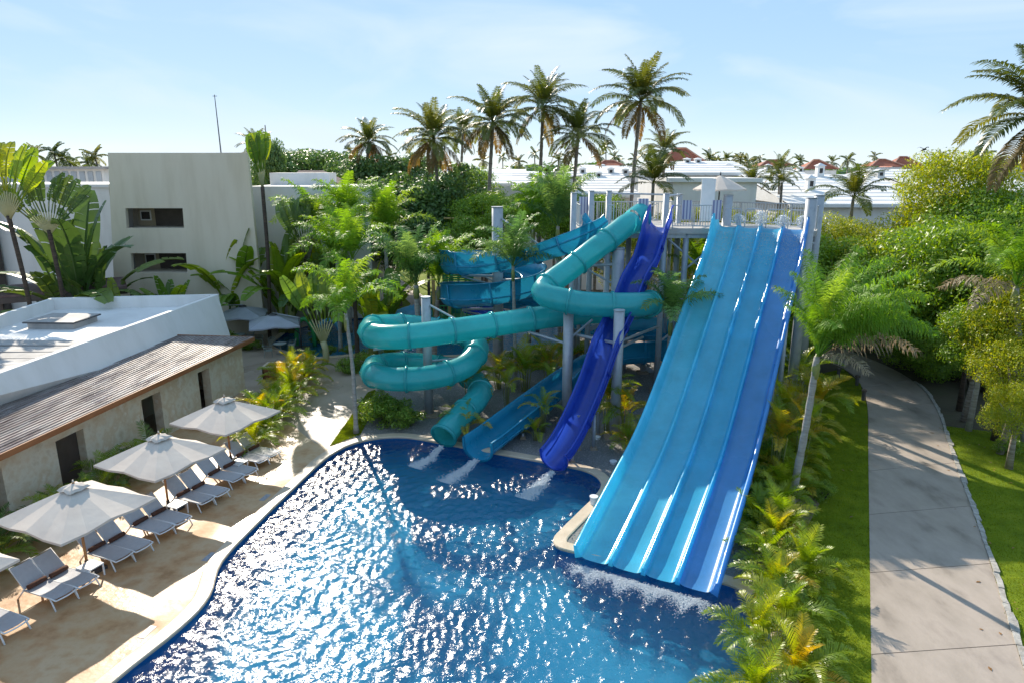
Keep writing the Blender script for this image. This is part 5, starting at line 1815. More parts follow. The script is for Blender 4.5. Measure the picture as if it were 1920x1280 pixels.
M['areca_yellow'] = leafmat('yellow_areca_leaf', [(0.287, 0.308, 0.025), (0.414, 0.341, 0.03), (0.483, 0.319, 0.03)], trans=.45, rough=.4)
M['areca_shade'] = leafmat('shaded_areca_leaf', [(0.065, 0.13, 0.024), (0.104, 0.182, 0.03), (0.156, 0.221, 0.036)], trans=.35, rough=.36)  # darker copy of the areca leaf, shade put into its colour
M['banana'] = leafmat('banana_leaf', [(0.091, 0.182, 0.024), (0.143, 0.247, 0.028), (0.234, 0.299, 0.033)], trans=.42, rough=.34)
M['banana_dark'] = leafmat('shaded_banana_leaf', [(.06, .12, .03), (.10, .17, .035), (.14, .19, .035)], trans=.2, rough=.38)  # darker, less translucent banana leaf copy with the shade in its colour
M['banana_bright'] = leafmat('sunlit_banana_leaf', [(0.149, 0.265, 0.02), (0.23, 0.333, 0.03), (0.322, 0.345, 0.03)], trans=.48, rough=.34)  # brighter banana leaf copy with the sunlight in its colour
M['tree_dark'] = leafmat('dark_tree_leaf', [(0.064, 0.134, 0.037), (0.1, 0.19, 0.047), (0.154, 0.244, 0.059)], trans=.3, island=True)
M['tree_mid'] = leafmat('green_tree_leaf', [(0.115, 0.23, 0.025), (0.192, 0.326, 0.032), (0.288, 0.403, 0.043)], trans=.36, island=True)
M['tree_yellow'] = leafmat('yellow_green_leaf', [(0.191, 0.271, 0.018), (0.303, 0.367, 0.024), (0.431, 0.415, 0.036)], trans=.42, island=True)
M['shrub'] = leafmat('shrub_leaf', [(0.098, 0.196, 0.024), (0.168, 0.28, 0.036), (0.252, 0.336, 0.048)], trans=.38, island=True)

# ---- palm leaf meshes ------------------------------------------------
def frond_mesh(name, mat, L_, e0, bend, n, ll, lw, vee=20, hang=.5, fwd=.5, seed=0, plum=0.0, t0=.16, droop_pow=1.3):
    rk = random.Random(seed)
    b = MB()
    seg = 12
    pts = [Vector((0, 0, 0))]
    tans = []
    for i in range(seg):
        t = (i + .5) / seg
        a = R(e0 - bend * t ** droop_pow)
        tans.append(Vector((math.cos(a), 0, math.sin(a))))
        pts.append(pts[-1] + tans[-1] * (L_ / seg))
    tans.append(tans[-1])
    rr = max(.012, L_ * .007)
    b.tube(pts, [rr * (1 - .85 * i / seg) for i in range(seg + 1)], 3, cap=False)
    for k in range(n):
        t = t0 + (1 - t0) * (k + rk.uniform(-.3, .3) + .5) / n
        x = min(seg - .001, max(0, t * seg))
        i = int(x)
        p = pts[i].lerp(pts[i + 1], x - i)
        T = tans[i]
        Nn = Vector((-T.z, 0, T.x))
        shape = (.55 + .45 * math.sin(min(1, (t - t0) / .35) * math.pi / 2)) * (1 - .62 * max(0, (t - .45) / .55) ** 1.5)
        for sd_ in (-1, 1):
            v = R(vee + rk.uniform(-8, 8) + plum * rk.choice((-1, 0, 1)) * 32)
            d = (Vector((0, sd_, 0)) * math.cos(v) + Nn * math.sin(v) + T * (fwd + .5 * max(0, t - .6)))
            d.normalize()
            l = ll * shape * rk.uniform(.86, 1.1)
            d2 = (d + Vector((0, 0, -1)) * hang * rk.uniform(.7, 1.3)).normalized()
            d3 = (d2 + Vector((0, 0, -1)) * hang * .9).normalized()
            w = (T - d * T.dot(d)).normalized() * lw * .5
            p1 = p + d * l * .42
            p2 = p1 + d2 * l * .34
            p3 = p2 + d3 * l * .24
            b.add([p - w * .45, p + w * .45, p1 + w, p1 - w, p2 + w * .7, p2 - w * .7, p3], [(0, 1, 2, 3), (3, 2, 4, 5), (5, 4, 6)])
    return b.mesh(name, mat)

def blade_mesh(name, mat, L_, W_, pet, e0, bend, seed=0, rows=13, fold=.22, tear=.35):
    """banana-like leaf: stalk, then a broad blade torn along its side veins"""
    rk = random.Random(seed)
    b = MB()
    seg = 16
    tot = pet + L_
    pts, tans = [Vector((0, 0, 0))], []
    for i in range(seg):
        t = (i + .5) / seg
        a = R(e0 - bend * t ** 1.8)
        tans.append(Vector((math.cos(a), 0, math.sin(a))))
        pts.append(pts[-1] + tans[-1] * (tot / seg))
    tans.append(tans[-1])
    b.tube(pts, [.035 * (1 - .8 * i / seg) + .004 for i in range(seg + 1)], 4, cap=False)
    def at(t):
        x = min(seg - .001, t * seg)
        i = int(x)
        return pts[i].lerp(pts[i + 1], x - i), tans[i]
    tp = pet / tot
    for sd_ in (-1, 1):
        bend_cur = 0
        for k in range(rows):
            u0, u1 = k / rows, (k + 1) / rows
            if rk.random() < tear:
                bend_cur = rk.uniform(-.16, .10)
            vs = []
            for u in (u0, u1 - (.012 if rk.random() < tear else 0)):
                p, T = at(tp + (1 - tp) * u)
                Nn = Vector((-T.z, 0, T.x))
                w = W_ * .5 * (math.sin(math.pi * (.06 + .9 * u)) ** .55)
                side = Vector((0, sd_, 0))
                q1 = p + side * w * .55 + Nn * w * (fold + bend_cur) * .8 + T * w * .12
                q2 = p + side * w + Nn * w * (fold * .6 + bend_cur * 1.6) + T * w * .22
                vs += [p, q1, q2]
            b.add(vs, [(0, 1, 4, 3), (1, 2, 5, 4)])
    return b.mesh(name, mat, False)

def leaf_cloud(name, mat, seed, n, rad=(3, 3, 2.4), lumps=24, lsize=.22, asp=.45, lump_r=(.28, .48), hollow=.55, droop=0.0):
    """crown of many small leaves gathered in lumps, with gaps"""
    rg = np.random.default_rng(seed)
    c = rg.normal(0, 1, (lumps, 3))
    c /= np.linalg.norm(c, axis=1)[:, None]
    c *= rg.uniform(.25, .82, (lumps, 1)) ** .7
    lr = rg.uniform(*lump_r, lumps)
    w = lr ** 2
    li = rg.choice(lumps, n, p=w / w.sum())
    d = rg.normal(0, 1, (n, 3))
    d[:, 2] += .35
    d /= np.linalg.norm(d, axis=1)[:, None]
    r = lr[li] * rg.uniform(hollow, 1.05, n)
    P_ = (c[li] + d * r[:, None] * np.array([1, 1, .8])) * np.array(rad)
    nrm = d + rg.normal(0, .55, (n, 3)) + np.array([0, 0, .35])
    nrm /= np.linalg.norm(nrm, axis=1)[:, None]
    t = rg.normal(0, 1, (n, 3)) + np.array([0, 0, -droop])
    t -= nrm * (t * nrm).sum(1)[:, None]
    t /= np.linalg.norm(t, axis=1)[:, None]
    s = np.cross(nrm, t)
    L_ = lsize * rg.uniform(.6, 1.35, n)[:, None]
    V = np.stack([P_ - t * L_ * .5, P_ + s * L_ * asp * .5 - nrm * L_ * .06, P_ + t * L_ * .5 - nrm * L_ * .12, P_ - s * L_ * asp * .5 - nrm * L_ * .06], 1)
    F_ = np.arange(n * 4).reshape(-1, 4)
    return np_mesh(name, V.reshape(-1, 3), F_, mat)

# shared leaves, three or more bearings per kind
COCO = [[frond_mesh('coconut_frond', M['coco'], 4.3, e, bd, 44, .95, .085, 12, .5, .55, 10 * i + j) for j in range(2)] for i, (e, bd) in enumerate(((82, 45), (62, 70), (38, 80), (12, 72)))]
COCO_OLD = [frond_mesh('coconut_frond', M['coco_old'], 3.7, e, bd, 38, .85, .085, 5, .8, .5, 70 + i) for i, (e, bd) in enumerate(((-18, 62), (-35, 50)))]
QUEEN = {m_: [frond_mesh('palm_frond', M[m_], 3.2, e, bd, 58, .72, .046, 16, .6, .4, 100 + i, .6, .2, 1.7) for i, (e, bd) in enumerate(((88, 35), (80, 65), (70, 90), (58, 100), (42, 95)))] for m_ in ('queen', 'queen_dark')}
QUEEN['near'] = [frond_mesh('palm_frond', M['queen'], 3.7, e, bd, 120, .74, .030, 14, .95, .35, 140 + i, 1.0, .2, 1.7) for i, (e, bd) in enumerate(((86, 40), (74, 62), (62, 80), (50, 90), (36, 88)))]
QUEEN_OLD = frond_mesh('palm_frond', M['queen_old'], 3.0, 18, 70, 56, .6, .035, -5, 1.1, .3, 130, 1.0)
ARECA = {m_: [frond_mesh('areca_frond', M[m_], 1.65, e, bd, 27, .46, .036, 32, .35, .75, 200 + i) for i, (e, bd) in enumerate(((86, 50), (76, 85), (64, 95), (50, 95), (38, 80)))] for m_ in ('areca', 'areca_yellow', 'areca_shade')}
BAN = {m_: [blade_mesh('banana_leaf', M[m_], 1.75, .46, .6, e, bd, 300 + i) for i, (e, bd) in enumerate(((86, 25), (76, 55), (64, 75), (50, 85)))] for m_ in ('banana', 'banana_bright', 'banana_dark')}

def palm(base, top, r0, r1, rings, label, name='palm', trunk_mat='trunk', scale=1.0, lean=None, group=None, stub=None, spin=None, cat='palm tree'):
    """rings: list of (mesh list, count, tilt jitter)"""
    base, top = Vector(base), Vector(top)
    root = thing(name, base, label, cat, group)
    rk = random.Random(hash(label) % 1000 if False else sum(map(ord, label)))
    mid = base.lerp(top, .55) + Vector(lean if lean else (0, 0, 0))
    pts = smooth_path([base - base, mid - base, top - base], .35)
    m_ = len(pts)
    rad = [r0 + (r1 - r0) * (i / (m_ - 1)) ** .6 + (.02 if i % 2 else 0) * r0 / .15 for i in range(m_)]
    rad[0] *= 1.35
    b = MB().tube(pts, rad, 9)
    inst('trunk', b.mesh('trunk', M[trunk_mat], True), root)
    a0 = rk.uniform(0, 6.28) if spin is None else spin
    tl_ = top - base
    for (meshes, cnt, sc) in rings:
        for k in range(cnt):
            a0 += 2.399 + rk.uniform(-.25, .25)
            me = meshes[rk.randrange(len(meshes))]
            s_ = scale * sc * rk.uniform(.88, 1.1)
            inst('frond', me, root, tl_ + Vector((0, 0, rk.uniform(-.1, .1) * scale)), (R(rk.uniform(-9, 9)), R(rk.uniform(-8, 8)), a0), s_)
    if stub:
        inst('crown_shaft', MB().tube([tl_ - Vector((0, 0, stub[1])), tl_ - Vector((0, 0, stub[1] * .5)), tl_ + Vector((0, 0, .1))], [stub[0] * .9, stub[0] * 1.15, stub[0] * .4], 9).mesh('crown_shaft', M['stem_green'], True), root)
    return root

def coco_palm(px, py, Y, base_px, label, scale=1.0, n=(5, 6, 6, 5, 3), r=.17):
    top = A(px, py, Y)
    g = A(base_px, 400, Y)
    rings = [(COCO[0], n[0] + 1, .9), (COCO[1], n[1] + 2, 1.05), (COCO[2], n[2] + 2, 1.05), (COCO[3], n[3] + 2, 1.05), (COCO_OLD, int(n[4] * 1.6), 1.1)]
    return palm((g.x, Y, 0), top, r * 1.15, r * .75, rings, label, 'coconut_palm', 'trunk', scale, ((g.x - top.x) * .12, 0, 0), 'tall coconut palms against the sky')
coco_palm(691, 268, 72, 672, 'leftmost and smallest of the tall coconut palms', .72, (5, 5, 5, 5, 5))
coco_palm(813, 262, 60, 832, 'coconut palm with hanging brown skirt, second of the tall row', .86, (5, 6, 6, 6, 6))
coco_palm(868, 248, 80, 858, 'thin coconut palm half hidden behind its taller right neighbour', .72, (4, 5, 5, 3, 2))
coco_palm(924, 232, 58, 908, 'coconut palm with long straight trunk left of the tower', .88, (5, 6, 6, 6, 4))
coco_palm(1018, 203, 62, 1008, 'tall coconut palm with upright crown in the middle of the row', .9, (6, 6, 6, 5, 3))
coco_palm(1084, 256, 60, 1066, 'lower coconut palm with yellow drooping leaves beside the middle one', .85, (4, 4, 4, 4, 3))
coco_palm(1201, 192, 58, 1176, 'tallest coconut palm, right end of the row above the tower', .95, (6, 7, 7, 6, 3))
coco_palm(1246, 285, 70, 1240, 'small coconut palm behind the tallest one, beside the red roof', .7, (3, 4, 4, 4, 2))
coco_palm(1952, 222, 30, 1960, 'near coconut palm leaning in from the right edge of the sky', .85, (5, 7, 7, 6, 2), .2)
coco_palm(1600, 372, 46, 1596, 'young coconut palm in front of the large white villa roof', .68, (3, 4, 3, 1, 0), .12)
coco_palm(1462, 322, 66, 1464, 'slim small palm in front of the balcony villa', .5, (3, 4, 4, 2, 1), .12)
coco_palm(1410, 345, 60, 1408, 'low bushy palm right of the tower umbrella', .55, (3, 4, 4, 1, 0), .12)
coco_palm(1466, 345, 58, 1466, 'short yellow green palm below the slim small palm', .42, (3, 3, 3, 2, 0), .12)
coco_palm(1040, 365, 54, 1040, 'young palm with upright leaves behind the tower posts', .6, (5, 4, 2, 0, 0), .12)
coco_palm(1225, 345, 50, 1222, 'dense upright palm directly behind the tower stair head', .7, (6, 5, 3, 0, 0), .14)
coco_palm(775, 320, 75, 775, 'small palm peeping between the two left coconut palms', .55, (4, 4, 4, 1, 0), .12)
coco_palm(478, 275, 85, 480, 'palm top showing above the cream hotel block corner', .6, (4, 4, 4, 2, 1), .12)

# distant palms on the skyline
FARP = []
for i in range(3):
    b = MB()
    rk = random.Random(i + 5)
    for k in range(17):
        a = k * 2.399
        e = R((75, 50, 25, 0, -20)[k % 5] + rk.uniform(-8, 8))
        L_ = rk.uniform(2.1, 2.8)
        pts = []
        p = Vector((0, 0, 0))
        for s_ in range(6):
            pts.append(p.copy())
            ee = e - R(75) * (s_ / 5) ** 1.2
            p = p + Vector((math.cos(a) * math.cos(ee), math.sin(a) * math.cos(ee), math.sin(ee))) * L_ / 5
        sd_ = Vector((-math.sin(a), math.cos(a), 0))
        for s_ in range(5):
            w0, w1 = .42 * math.sin(math.pi * (.12 + .8 * s_ / 5)), .42 * math.sin(math.pi * (.12 + .8 * (s_ + 1) / 5))
            for q_ in (-1, 1):
                for z_ in range(2):
                    u0, u1 = (z_ / 2, z_ / 2 + .36)
                    pa, pb_ = pts[s_].lerp(pts[s_ + 1], u0), pts[s_].lerp(pts[s_ + 1], u1)
                    b.add([pa, pb_, pb_ + sd_ * q_ * w1 - Vector((0, 0, w1 * .8)) + (pts[s_ + 1] - pts[s_]) * .3, pa + sd_ * q_ * w0 - Vector((0, 0, w0 * .8)) + (pts[s_ + 1] - pts[s_]) * .3], [(0, 1, 2, 3)])
    FARP.append(b.mesh('crown', M['coco']))
far = [(66, 290, 110), (101, 287, 105), (117, 297, 105), (131, 307, 110), (148, 322, 100), (165, 305, 105), (178, 294, 105), (40, 300, 120), (24, 312, 120), (90, 312, 130)]
far_lab = ['first from the left with broad crown', 'second tall thin one', 'third, leaning right', 'fourth, small', 'low one near the roof', 'near the hotel block, bushy', 'closest to the hotel block', 'at the far left, faint', 'lowest at the left edge', 'behind the fan palm']
for i, (px, py, Y) in enumerate(far):
    top = A(px, py, Y)
    root = thing('distant_palm', (top.x, Y, 0), 'distant palm left of the hotel block: %s' % far_lab[i], 'palm tree', 'distant palms on the left skyline')
    inst('trunk', MB().tube([(0, 0, 0), (.5, 0, top.z * .6), (0, 0, top.z)], [.2, .16, .12], 6).mesh('trunk', M['trunk'], True), root)
    inst('crown', FARP[i % 3], root, (0, 0, top.z), (0, 0, i * 1.3), .85)
far2_lab = ['above the right wing roof', 'left of the pavilion ridge', 'left of the leftmost coconut palm', 'left of the long trunked coconut palm', 'just right of the long trunked coconut palm', 'midway between the long trunk and the middle palm', 'left beside the middle coconut trunk', 'behind the yellow drooping palm', 'right of the middle coconut trunk', 'directly right beside the middle coconut crown',
    'right of the yellow drooping palm', 'standing highest between yellow and tallest palms', 'above the small low red roof', 'right above the small low red roof', 'behind the tallest coconut trunk', 'right of the tallest coconut trunk', 'first in the row right of the steep red roof', 'second in the row right of the steep red roof', 'third in the row right of the steep red roof', 'fourth in the row right of the steep red roof', 'fifth in the row right of the steep red roof',
    'sixth in the row right of the steep red roof', 'seventh in the row right of the steep red roof', 'last in the row right of the steep red roof', 'touching the steep red roof on its right', 'right of the roof left of the large chimney', 'between the chimney villa and the touching red roofs', 'left of the red roof at the right edge', 'right of the tallest bamboo-like tree top', 'right of the leftmost coconut palm', 'between the two left coconut palms', 'above the low red roof at the young palms', 'left of the two touching red roofs', 'right of the two touching red roofs']
rk = random.Random(77)
pxs = [560, 597, 655, 905, 942, 973, 1002, 1078, 1062, 1047, 1124, 1136, 1152, 1160, 1190, 1215, 1342, 1352, 1362, 1376, 1388, 1400, 1413, 1425, 1330, 1560, 1590, 1870, 1845, 730, 780, 1500, 1640, 1760]
for i, px in enumerate(pxs):
    py = {655: 283, 597: 298, 942: 296, 1002: 288, 1078: 285, 1136: 275, 1415: 290}.get(px, rk.uniform(293, 306))
    Y = rk.uniform(150, 210)
    top = A(px, py, Y)
    root = thing('distant_palm', (top.x, Y, 0), 'tiny distant palm on the horizon ' + far2_lab[i], 'palm tree', 'tiny palms along the horizon')
    inst('trunk', MB().tube([(0, 0, 0), (.3, 0, top.z * .6), (0, 0, top.z)], [.22, .18, .14], 5).mesh('trunk', M['trunk'], True), root)
    inst('crown', FARP[i % 3], root, (0, 0, top.z), (0, 0, i * 1.7), rk.uniform(.8, 1.15))
# far strip of woodland to the horizon
wb = leaf_cloud('far_woodland', M['tree_dark'], 91, 3000, (9, 9, 5), 30, .9, .6)
V = []
rg = np.random.default_rng(8)
co = np.empty(len(wb.vertices) * 3, dtype=np.float32)
wb.vertices.foreach_get('co', co)
co = co.reshape(-1, 3)
allv = []
for k in range(46):
    az = -1.0 + 2.0 * k / 45 + rg.uniform(-.02, .02)
    rr_ = rg.uniform(165, 260)
    sc = rg.uniform(.9, 1.5)
    zc = rg.uniform(5.0, 8.2)
    allv.append(co * sc * np.array([1.8, 1, .9]) + np.array([math.tan(az * .78) * rr_, rr_, zc]))
allv = np.concatenate(allv)
o = bpy.data.objects.new('far_woodland', np_mesh('far_woodland', allv, np.arange(len(allv)).reshape(-1, 4), M['tree_dark']))
COL.objects.link(o)
tag(o, 'dark far woodland strip along the horizon', 'woodland', kind='stuff')

# ---- feathery palms -------------------------------------------------
def queen(base, top_px, top_py, Y, label, mat='queen', scale=1.0, n=(3, 4, 4, 3, 2), r=.1, trunk='trunk_grey', lean=None, old=0, spin=None):
    top = A(top_px, top_py, Y)
    Q = QUEEN[mat]
    rings = [([Q[0]], n[0], .9), ([Q[1]], n[1], 1), ([Q[2]], n[2], 1), ([Q[3]], n[3], 1), ([Q[4]], n[4], .95)]
    if old:
        rings.append(([QUEEN_OLD], old, 1))
    return palm((base[0], base[1], 0), top, r * 1.2, r * .8, rings, label, 'feathery_palm', trunk, scale, lean, 'feathery palms among the slides', (r * 1.05, .8), spin)
q = G(1482, 945)
near = palm((q.x, q.y, 0), A(1532, 668, 22.9), .145, .1, [], 'large near feathery palm leaning right beside the racer slide', 'feathery_palm', 'trunk_grey', 1.0, (.05, 0, 0), 'feathery palms among the slides', (.126, .8))
ntop = A(1532, 668, 22.9) - Vector((q.x, q.y, 0))
rk = random.Random(15)
for (kd, az, sc) in ((0, 165, .85), (0, 25, 1.1), (0, -80, .95), (0, 95, 1.0), (1, 178, .62), (1, 125, .85), (1, 45, 1.12), (1, 12, 1.2), (1, -30, 1.15), (1, -65, 1.0), (1, 78, 1.05), (2, 4, 1.22), (2, -18, 1.15), (2, 30, 1.15), (2, 62, 1.05), (2, -52, 1.05), (3, 16, 1.15), (3, -36, 1.1), (3, 50, 1.05), (2, -98, .8), (1, -128, .72), (3, -6, 1.15)):
    inst('frond', QUEEN['near'][kd], near, ntop + Vector((0, 0, rk.uniform(-.1, .1))), (R(rk.uniform(-7, 7)), R(rk.uniform(-6, 6)), R(az)), sc)
for az, sc in ((6, 1.35), (-70, .8)):
    inst('frond', QUEEN_OLD, near, ntop - Vector((0, 0, .05)), (0, R(-14), R(az)), sc)
queen((7.35, 31.1), 1258, 598, 31.0, 'feathery palm standing between royal blue slide and racer', 'queen_dark', .88, (3, 4, 4, 3, 2), .1, 'trunk_grey')
queen((.22, 36.8), 962, 500, 36.6, 'thin stemmed palm in front of the looping flume post', 'queen_dark', 1.0, (3, 4, 4, 4, 3), .09)
q = G(668, 812)
queen((G(668, 812).x, G(668, 812).y), 648, 588, 30.0, 'feathery palm on the lawn at the left of the tube coils', 'queen', .95, (3, 3, 4, 4, 2), .09, 'trunk_grey', (.1, 0, 0))
q = G(788, 692)
queen((G(788, 692).x, G(788, 692).y), 780, 535, 40.0, 'dense drooping palm left of the looping flume', 'queen_dark', 1.3, (4, 5, 4, 2, 1), .17, 'trunk_grey')
q = G(812, 690)
queen((G(812, 690).x, G(812, 690).y), 822, 538, 40.6, 'dense drooping palm just right of its twin by the flume', 'queen', 1.2, (4, 4, 3, 2, 1), .15, 'trunk')
q = G(671, 672)
queen((G(671, 672).x, G(671, 672).y), 661, 490, 43.0, 'dark stemmed palm behind the lawn palm', 'queen', 1.25, (3, 4, 4, 3, 1), .13, 'trunk_dark')
q = G(639, 658)
queen((G(639, 658).x, G(639, 658).y), 632, 490, 45.5, 'palm with banded trunk beside the kids pool', 'queen', 1.3, (3, 4, 4, 3, 1), .12, 'trunk_grey')
queen((-17.5, 52), 590, 440, 52, 'palm fronds in front of the cream right wing', 'queen', 1.4, (3, 4, 4, 3, 1), .14, 'trunk_grey')
queen((-12.2, 50), 652, 425, 50, 'tall upright palm below the brown pavilion roof', 'queen', 1.35, (4, 5, 4, 2, 0), .14, 'trunk_grey')
queen((-9.2, 50), 722, 445, 50, 'feathery palm right of the pavilion with upright fronds', 'queen', 1.35, (4, 5, 4, 3, 0), .14, 'trunk_grey')
queen((-12.5, 56), 700, 420, 57, 'farther palm crown below the leftmost coconut palm', 'queen_dark', 1.12, (3, 4, 3, 2, 0), .14, 'trunk_grey')
queen((1.2, 47), 1000, 430, 47, 'pale feathery palm behind the upper flume bend', 'queen', 1.25, (4, 5, 4, 2, 0), .12)
queen((3.2, 44), 1046, 425, 44, 'feathery palm behind the tower left of its first post', 'queen_dark', 1.3, (5, 5, 4, 2, 0), .12)
queen((10.6, 37.2), 1305, 520, 38.5, 'low feathery palm under the tower cross bracing', 'queen', 0.86, (3, 3, 3, 2, 1), .1)
queen((-1.9, 35.2), 902, 655, 35.0, 'small palm behind the lower tube coil', 'queen', 0.43, (2, 2, 2, 2, 0), .05)
# leaves of the palm at the right edge, pale and long
queen((23.2, 28.8), 1905, 540, 28.0, 'pale drooping palm at the right edge above the lawn', 'queen', 1.15, (2, 3, 3, 4, 3), .12, 'trunk_grey', None, 3, 2.2)

# ---- areca clumps ----------------------------------------------------
STEMS = MB()
rk = random.Random(2)
for k in range(9):
    a = k * 2.4
    r_ = .05 + .03 * k
    STEMS.tube([(math.cos(a) * r_ * .6, math.sin(a) * r_ * .6, 0), (math.cos(a) * r_ * 1.2, math.sin(a) * r_ * 1.2, .45)], [.028, .02], 5)
STEMS = STEMS.mesh('stems', M['stem_green'], True)
def areca(x, y, scale, label, mat='areca', mix=None, n=20, group='areca palm clumps', z=0.0, zscale=1.0, cane=0.0):
    root = thing('areca_palm', (x, y, z), label, 'areca palm', group)
    rk = random.Random(int(abs(x * 77 + y * 131)))
    inst('stems', STEMS, root, (0, 0, 0), (0, 0, rk.uniform(0, 6)), (scale, scale, scale * zscale + cane * 2.2))
    a = rk.uniform(0, 6.28)
    for k in range(n):
        a += 2.399 + rk.uniform(-.3, .3)
        fam = ARECA[mix if (mix and rk.random() < .38) else mat]
        me = fam[min(4, int(k * 5 / n))]
        rr_ = .06 + .16 * k / n
        inst('frond', me, root, (math.cos(a) * rr_ * scale, math.sin(a) * rr_ * scale, scale * rk.uniform(.05, .4) + cane), (R(rk.uniform(-10, 10)), R(rk.uniform(-10, 10)), a), scale * rk.uniform(.8, 1.12))
    return root
ordn = ('nearest', 'second nearest', 'third nearest', 'fourth nearest', 'fifth nearest', 'sixth nearest', 'seventh nearest', 'eighth nearest', 'ninth nearest', 'tenth nearest', 'eleventh nearest', 'twelfth nearest', 'thirteenth nearest', 'fourteenth nearest', 'path side, beside the seventh,', 'path side, beside the tenth,', 'path side, beside the eleventh,', 'path side, beside the twelfth,', 'second farthest', 'farthest', 'path side, near the far end,')
hedge = [(6.0, 13.2), (7.2, 13.9), (6.7, 15.1), (7.7, 15.9), (7.5, 17.2), (8.5, 17.9), (7.9, 18.8), (8.5, 19.9), (8.2, 21.1), (9.2, 21.9), (9.1, 23.4), (9.9, 25.2), (10.9, 26.6), (11.7, 28.4), (9.0, 20.6), (9.9, 22.9), (10.5, 24.2), (11.3, 25.6), (12.3, 29.7), (13.1, 31.2), (12.3, 27.4)]
for i, (x, y) in enumerate(hedge):
    areca(x - (.4 if y < 17 else -.05), y, (.9 if i % 2 else .82) * (1.0 if i < 10 else 1.08), '%s areca clump in the hedge along the racer slide' % ordn[i], 'areca', 'areca_yellow' if i % 3 == 1 else 'areca', 22, 'areca hedge along the racer slide')
for i, (px, py, Y, sc, cn, lab) in enumerate(((1455, 880, 24.6, 1.0, 1.6, 'tall yellow areca with pale canes left of the leaning palm trunk'), (1500, 880, 25.3, 1.05, 1.5, 'tall yellow areca right behind the leaning palm trunk'), (1470, 800, 28.0, 1.15, 1.2, 'golden areca beside the middle of the racer'), (1530, 770, 30.2, 1.2, 1.0, 'golden areca at the path side behind the leaning palm'), (1500, 700, 33.6, 1.3, 1.0, 'green areca under the upper right edge of the racer'))):
    q = A(px, py, Y)
    areca(q.x, Y, sc, lab, 'areca_yellow' if i != 4 else 'areca', 'areca', 17, 'tall golden arecas by the leaning palm', cane=cn)
bed = [(883, 742, 32.5, .95, 1.3, 'areca with dark stem behind the lower tube coil'), (935, 720, 36.5, 1.0, .6, 'areca beside the thick looping flume post'), (985, 700, 36.0, 1.1, .9, 'bright areca between the flume post and the chute'), (1030, 690, 36.8, 1.15, .9, 'bright yellow areca behind the straight chute'),
       (872, 800, 29.2, .8, .5, 'small yellowing areca between tube mouth and deep blue chute'), (950, 770, 32.6, 0.68, 1.3, 'tall areca reaching over the deep blue chute'), (1018, 800, 30.0, 0.68, 1.0, 'brown green areca under the deep blue chute'), (1005, 835, 29.0, 0.58, .2, 'low dark areca between the two blue chutes'),
       (1140, 800, 29.8, .9, 1.5, 'areca leaning over the royal blue slide'), (1172, 815, 29.6, .95, .8, 'areca right of the front grey post'), (1180, 850, 28.2, .75, .0, 'small bright areca near the pool corner'), (1060, 640, 39.5, 1.2, .6, 'areca behind the front tube post')]
for (px, py, Y, sc, cn, lab) in bed:
    q = A(px, py, Y)
    areca(q.x, Y, sc, lab, 'areca', 'areca_yellow', 15 if sc > .72 else 9, 'arecas in the gravel bed', cane=cn)
left = [(485, 846), (507, 822), (528, 798), (545, 775), (562, 750), (578, 725), (560, 712), (590, 705), (545, 735), (520, 770), (500, 800)]
for i, (px, py) in enumerate(left):
    q = G(px - 10, py - 4)
    areca(q.x, q.y, .9 if i % 2 else 1.0, '%s areca clump in the planter strip between hut and plaza' % ordn[i], 'areca', 'areca_yellow' if i > 3 else 'areca', 18, 'areca strip between hut and plaza')
for i in range(13):
    s_ = 9.5 + i * 1.25
    q = hp(s_, -1.3 - .35 * (i % 2), 0)
    areca(q.x, q.y, .78 if i % 2 else .9, '%s shaded areca clump between loungers and hut wall' % ordn[12 - i], 'areca_shade', 'areca', 15, 'shaded arecas behind the loungers')

# ---- broad leaved fan palms and bananas --------------------------------
def traveller(base, top_px, top_py, Y, label, az, n=15, scale=1.0, mat='banana', trunk_r=.13, spread=68, closed=False, trunk='trunk_dark'):
    top = A(top_px, top_py, Y)
    base = Vector((base[0], base[1], 0))
    root = thing('fan_palm', base, label, 'fan palm', 'traveller fan palms by the hotel')
    tl_ = top - base
    inst('trunk', MB().tube(smooth_path([Vector((0, 0, 0)), tl_ * .5 + Vector((.15, 0, 0)), tl_], .4), trunk_r, 9).mesh('trunk', M[trunk], True), root)
    rk = random.Random(sum(map(ord, label)))
    for k in range(n):
        f = -1 + 2 * k / (n - 1)
        an = R(f * spread)
        dirv = Vector((math.cos(az) * math.sin(an), math.sin(az) * math.sin(an), math.cos(an)))
        L_ = 1.9 * scale * rk.uniform(.92, 1.05)
        a_ = tl_ + Vector((0, 0, -.25)) + dirv * .1
        e_ = tl_ + Vector((0, 0, -.25)) + dirv * L_
        inst('petiole', MB().tube([a_, a_.lerp(e_, .5), e_], [.055 * scale, .035 * scale, .022 * scale], 6).mesh('petiole', M['stem_pale'], True), root)
        me = BAN[mat][rk.randrange(2)]
        # leaf meshes rise along +X; turn so that they follow the stalk
        o = inst('leaf', me, root, e_ - dirv * .55 * scale)
        o.rotation_mode = 'QUATERNION'
        up0 = Vector((math.cos(R(78)), 0, math.sin(R(78))))
        qr = up0.rotation_difference(dirv)
        o.rotation_quaternion = Matrix.Rotation(R(90) + rk.uniform(-.5, .5), 3, dirv).to_quaternion() @ qr
        o.scale = (scale * 1.1, scale * 1.4, scale * 1.1)
    return root
M['stem_pale'] = surf('pale_stalk', [(.34, .34, .16), (.46, .43, .24)], scale=2, rough=(.45, .6))
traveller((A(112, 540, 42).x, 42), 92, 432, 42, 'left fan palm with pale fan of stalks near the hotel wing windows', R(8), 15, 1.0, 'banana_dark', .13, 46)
traveller((A(50, 540, 41).x, 41), 16, 405, 41, 'fan palm at the very left edge', R(-12), 15, 1.2, 'banana_bright', .13, 44)
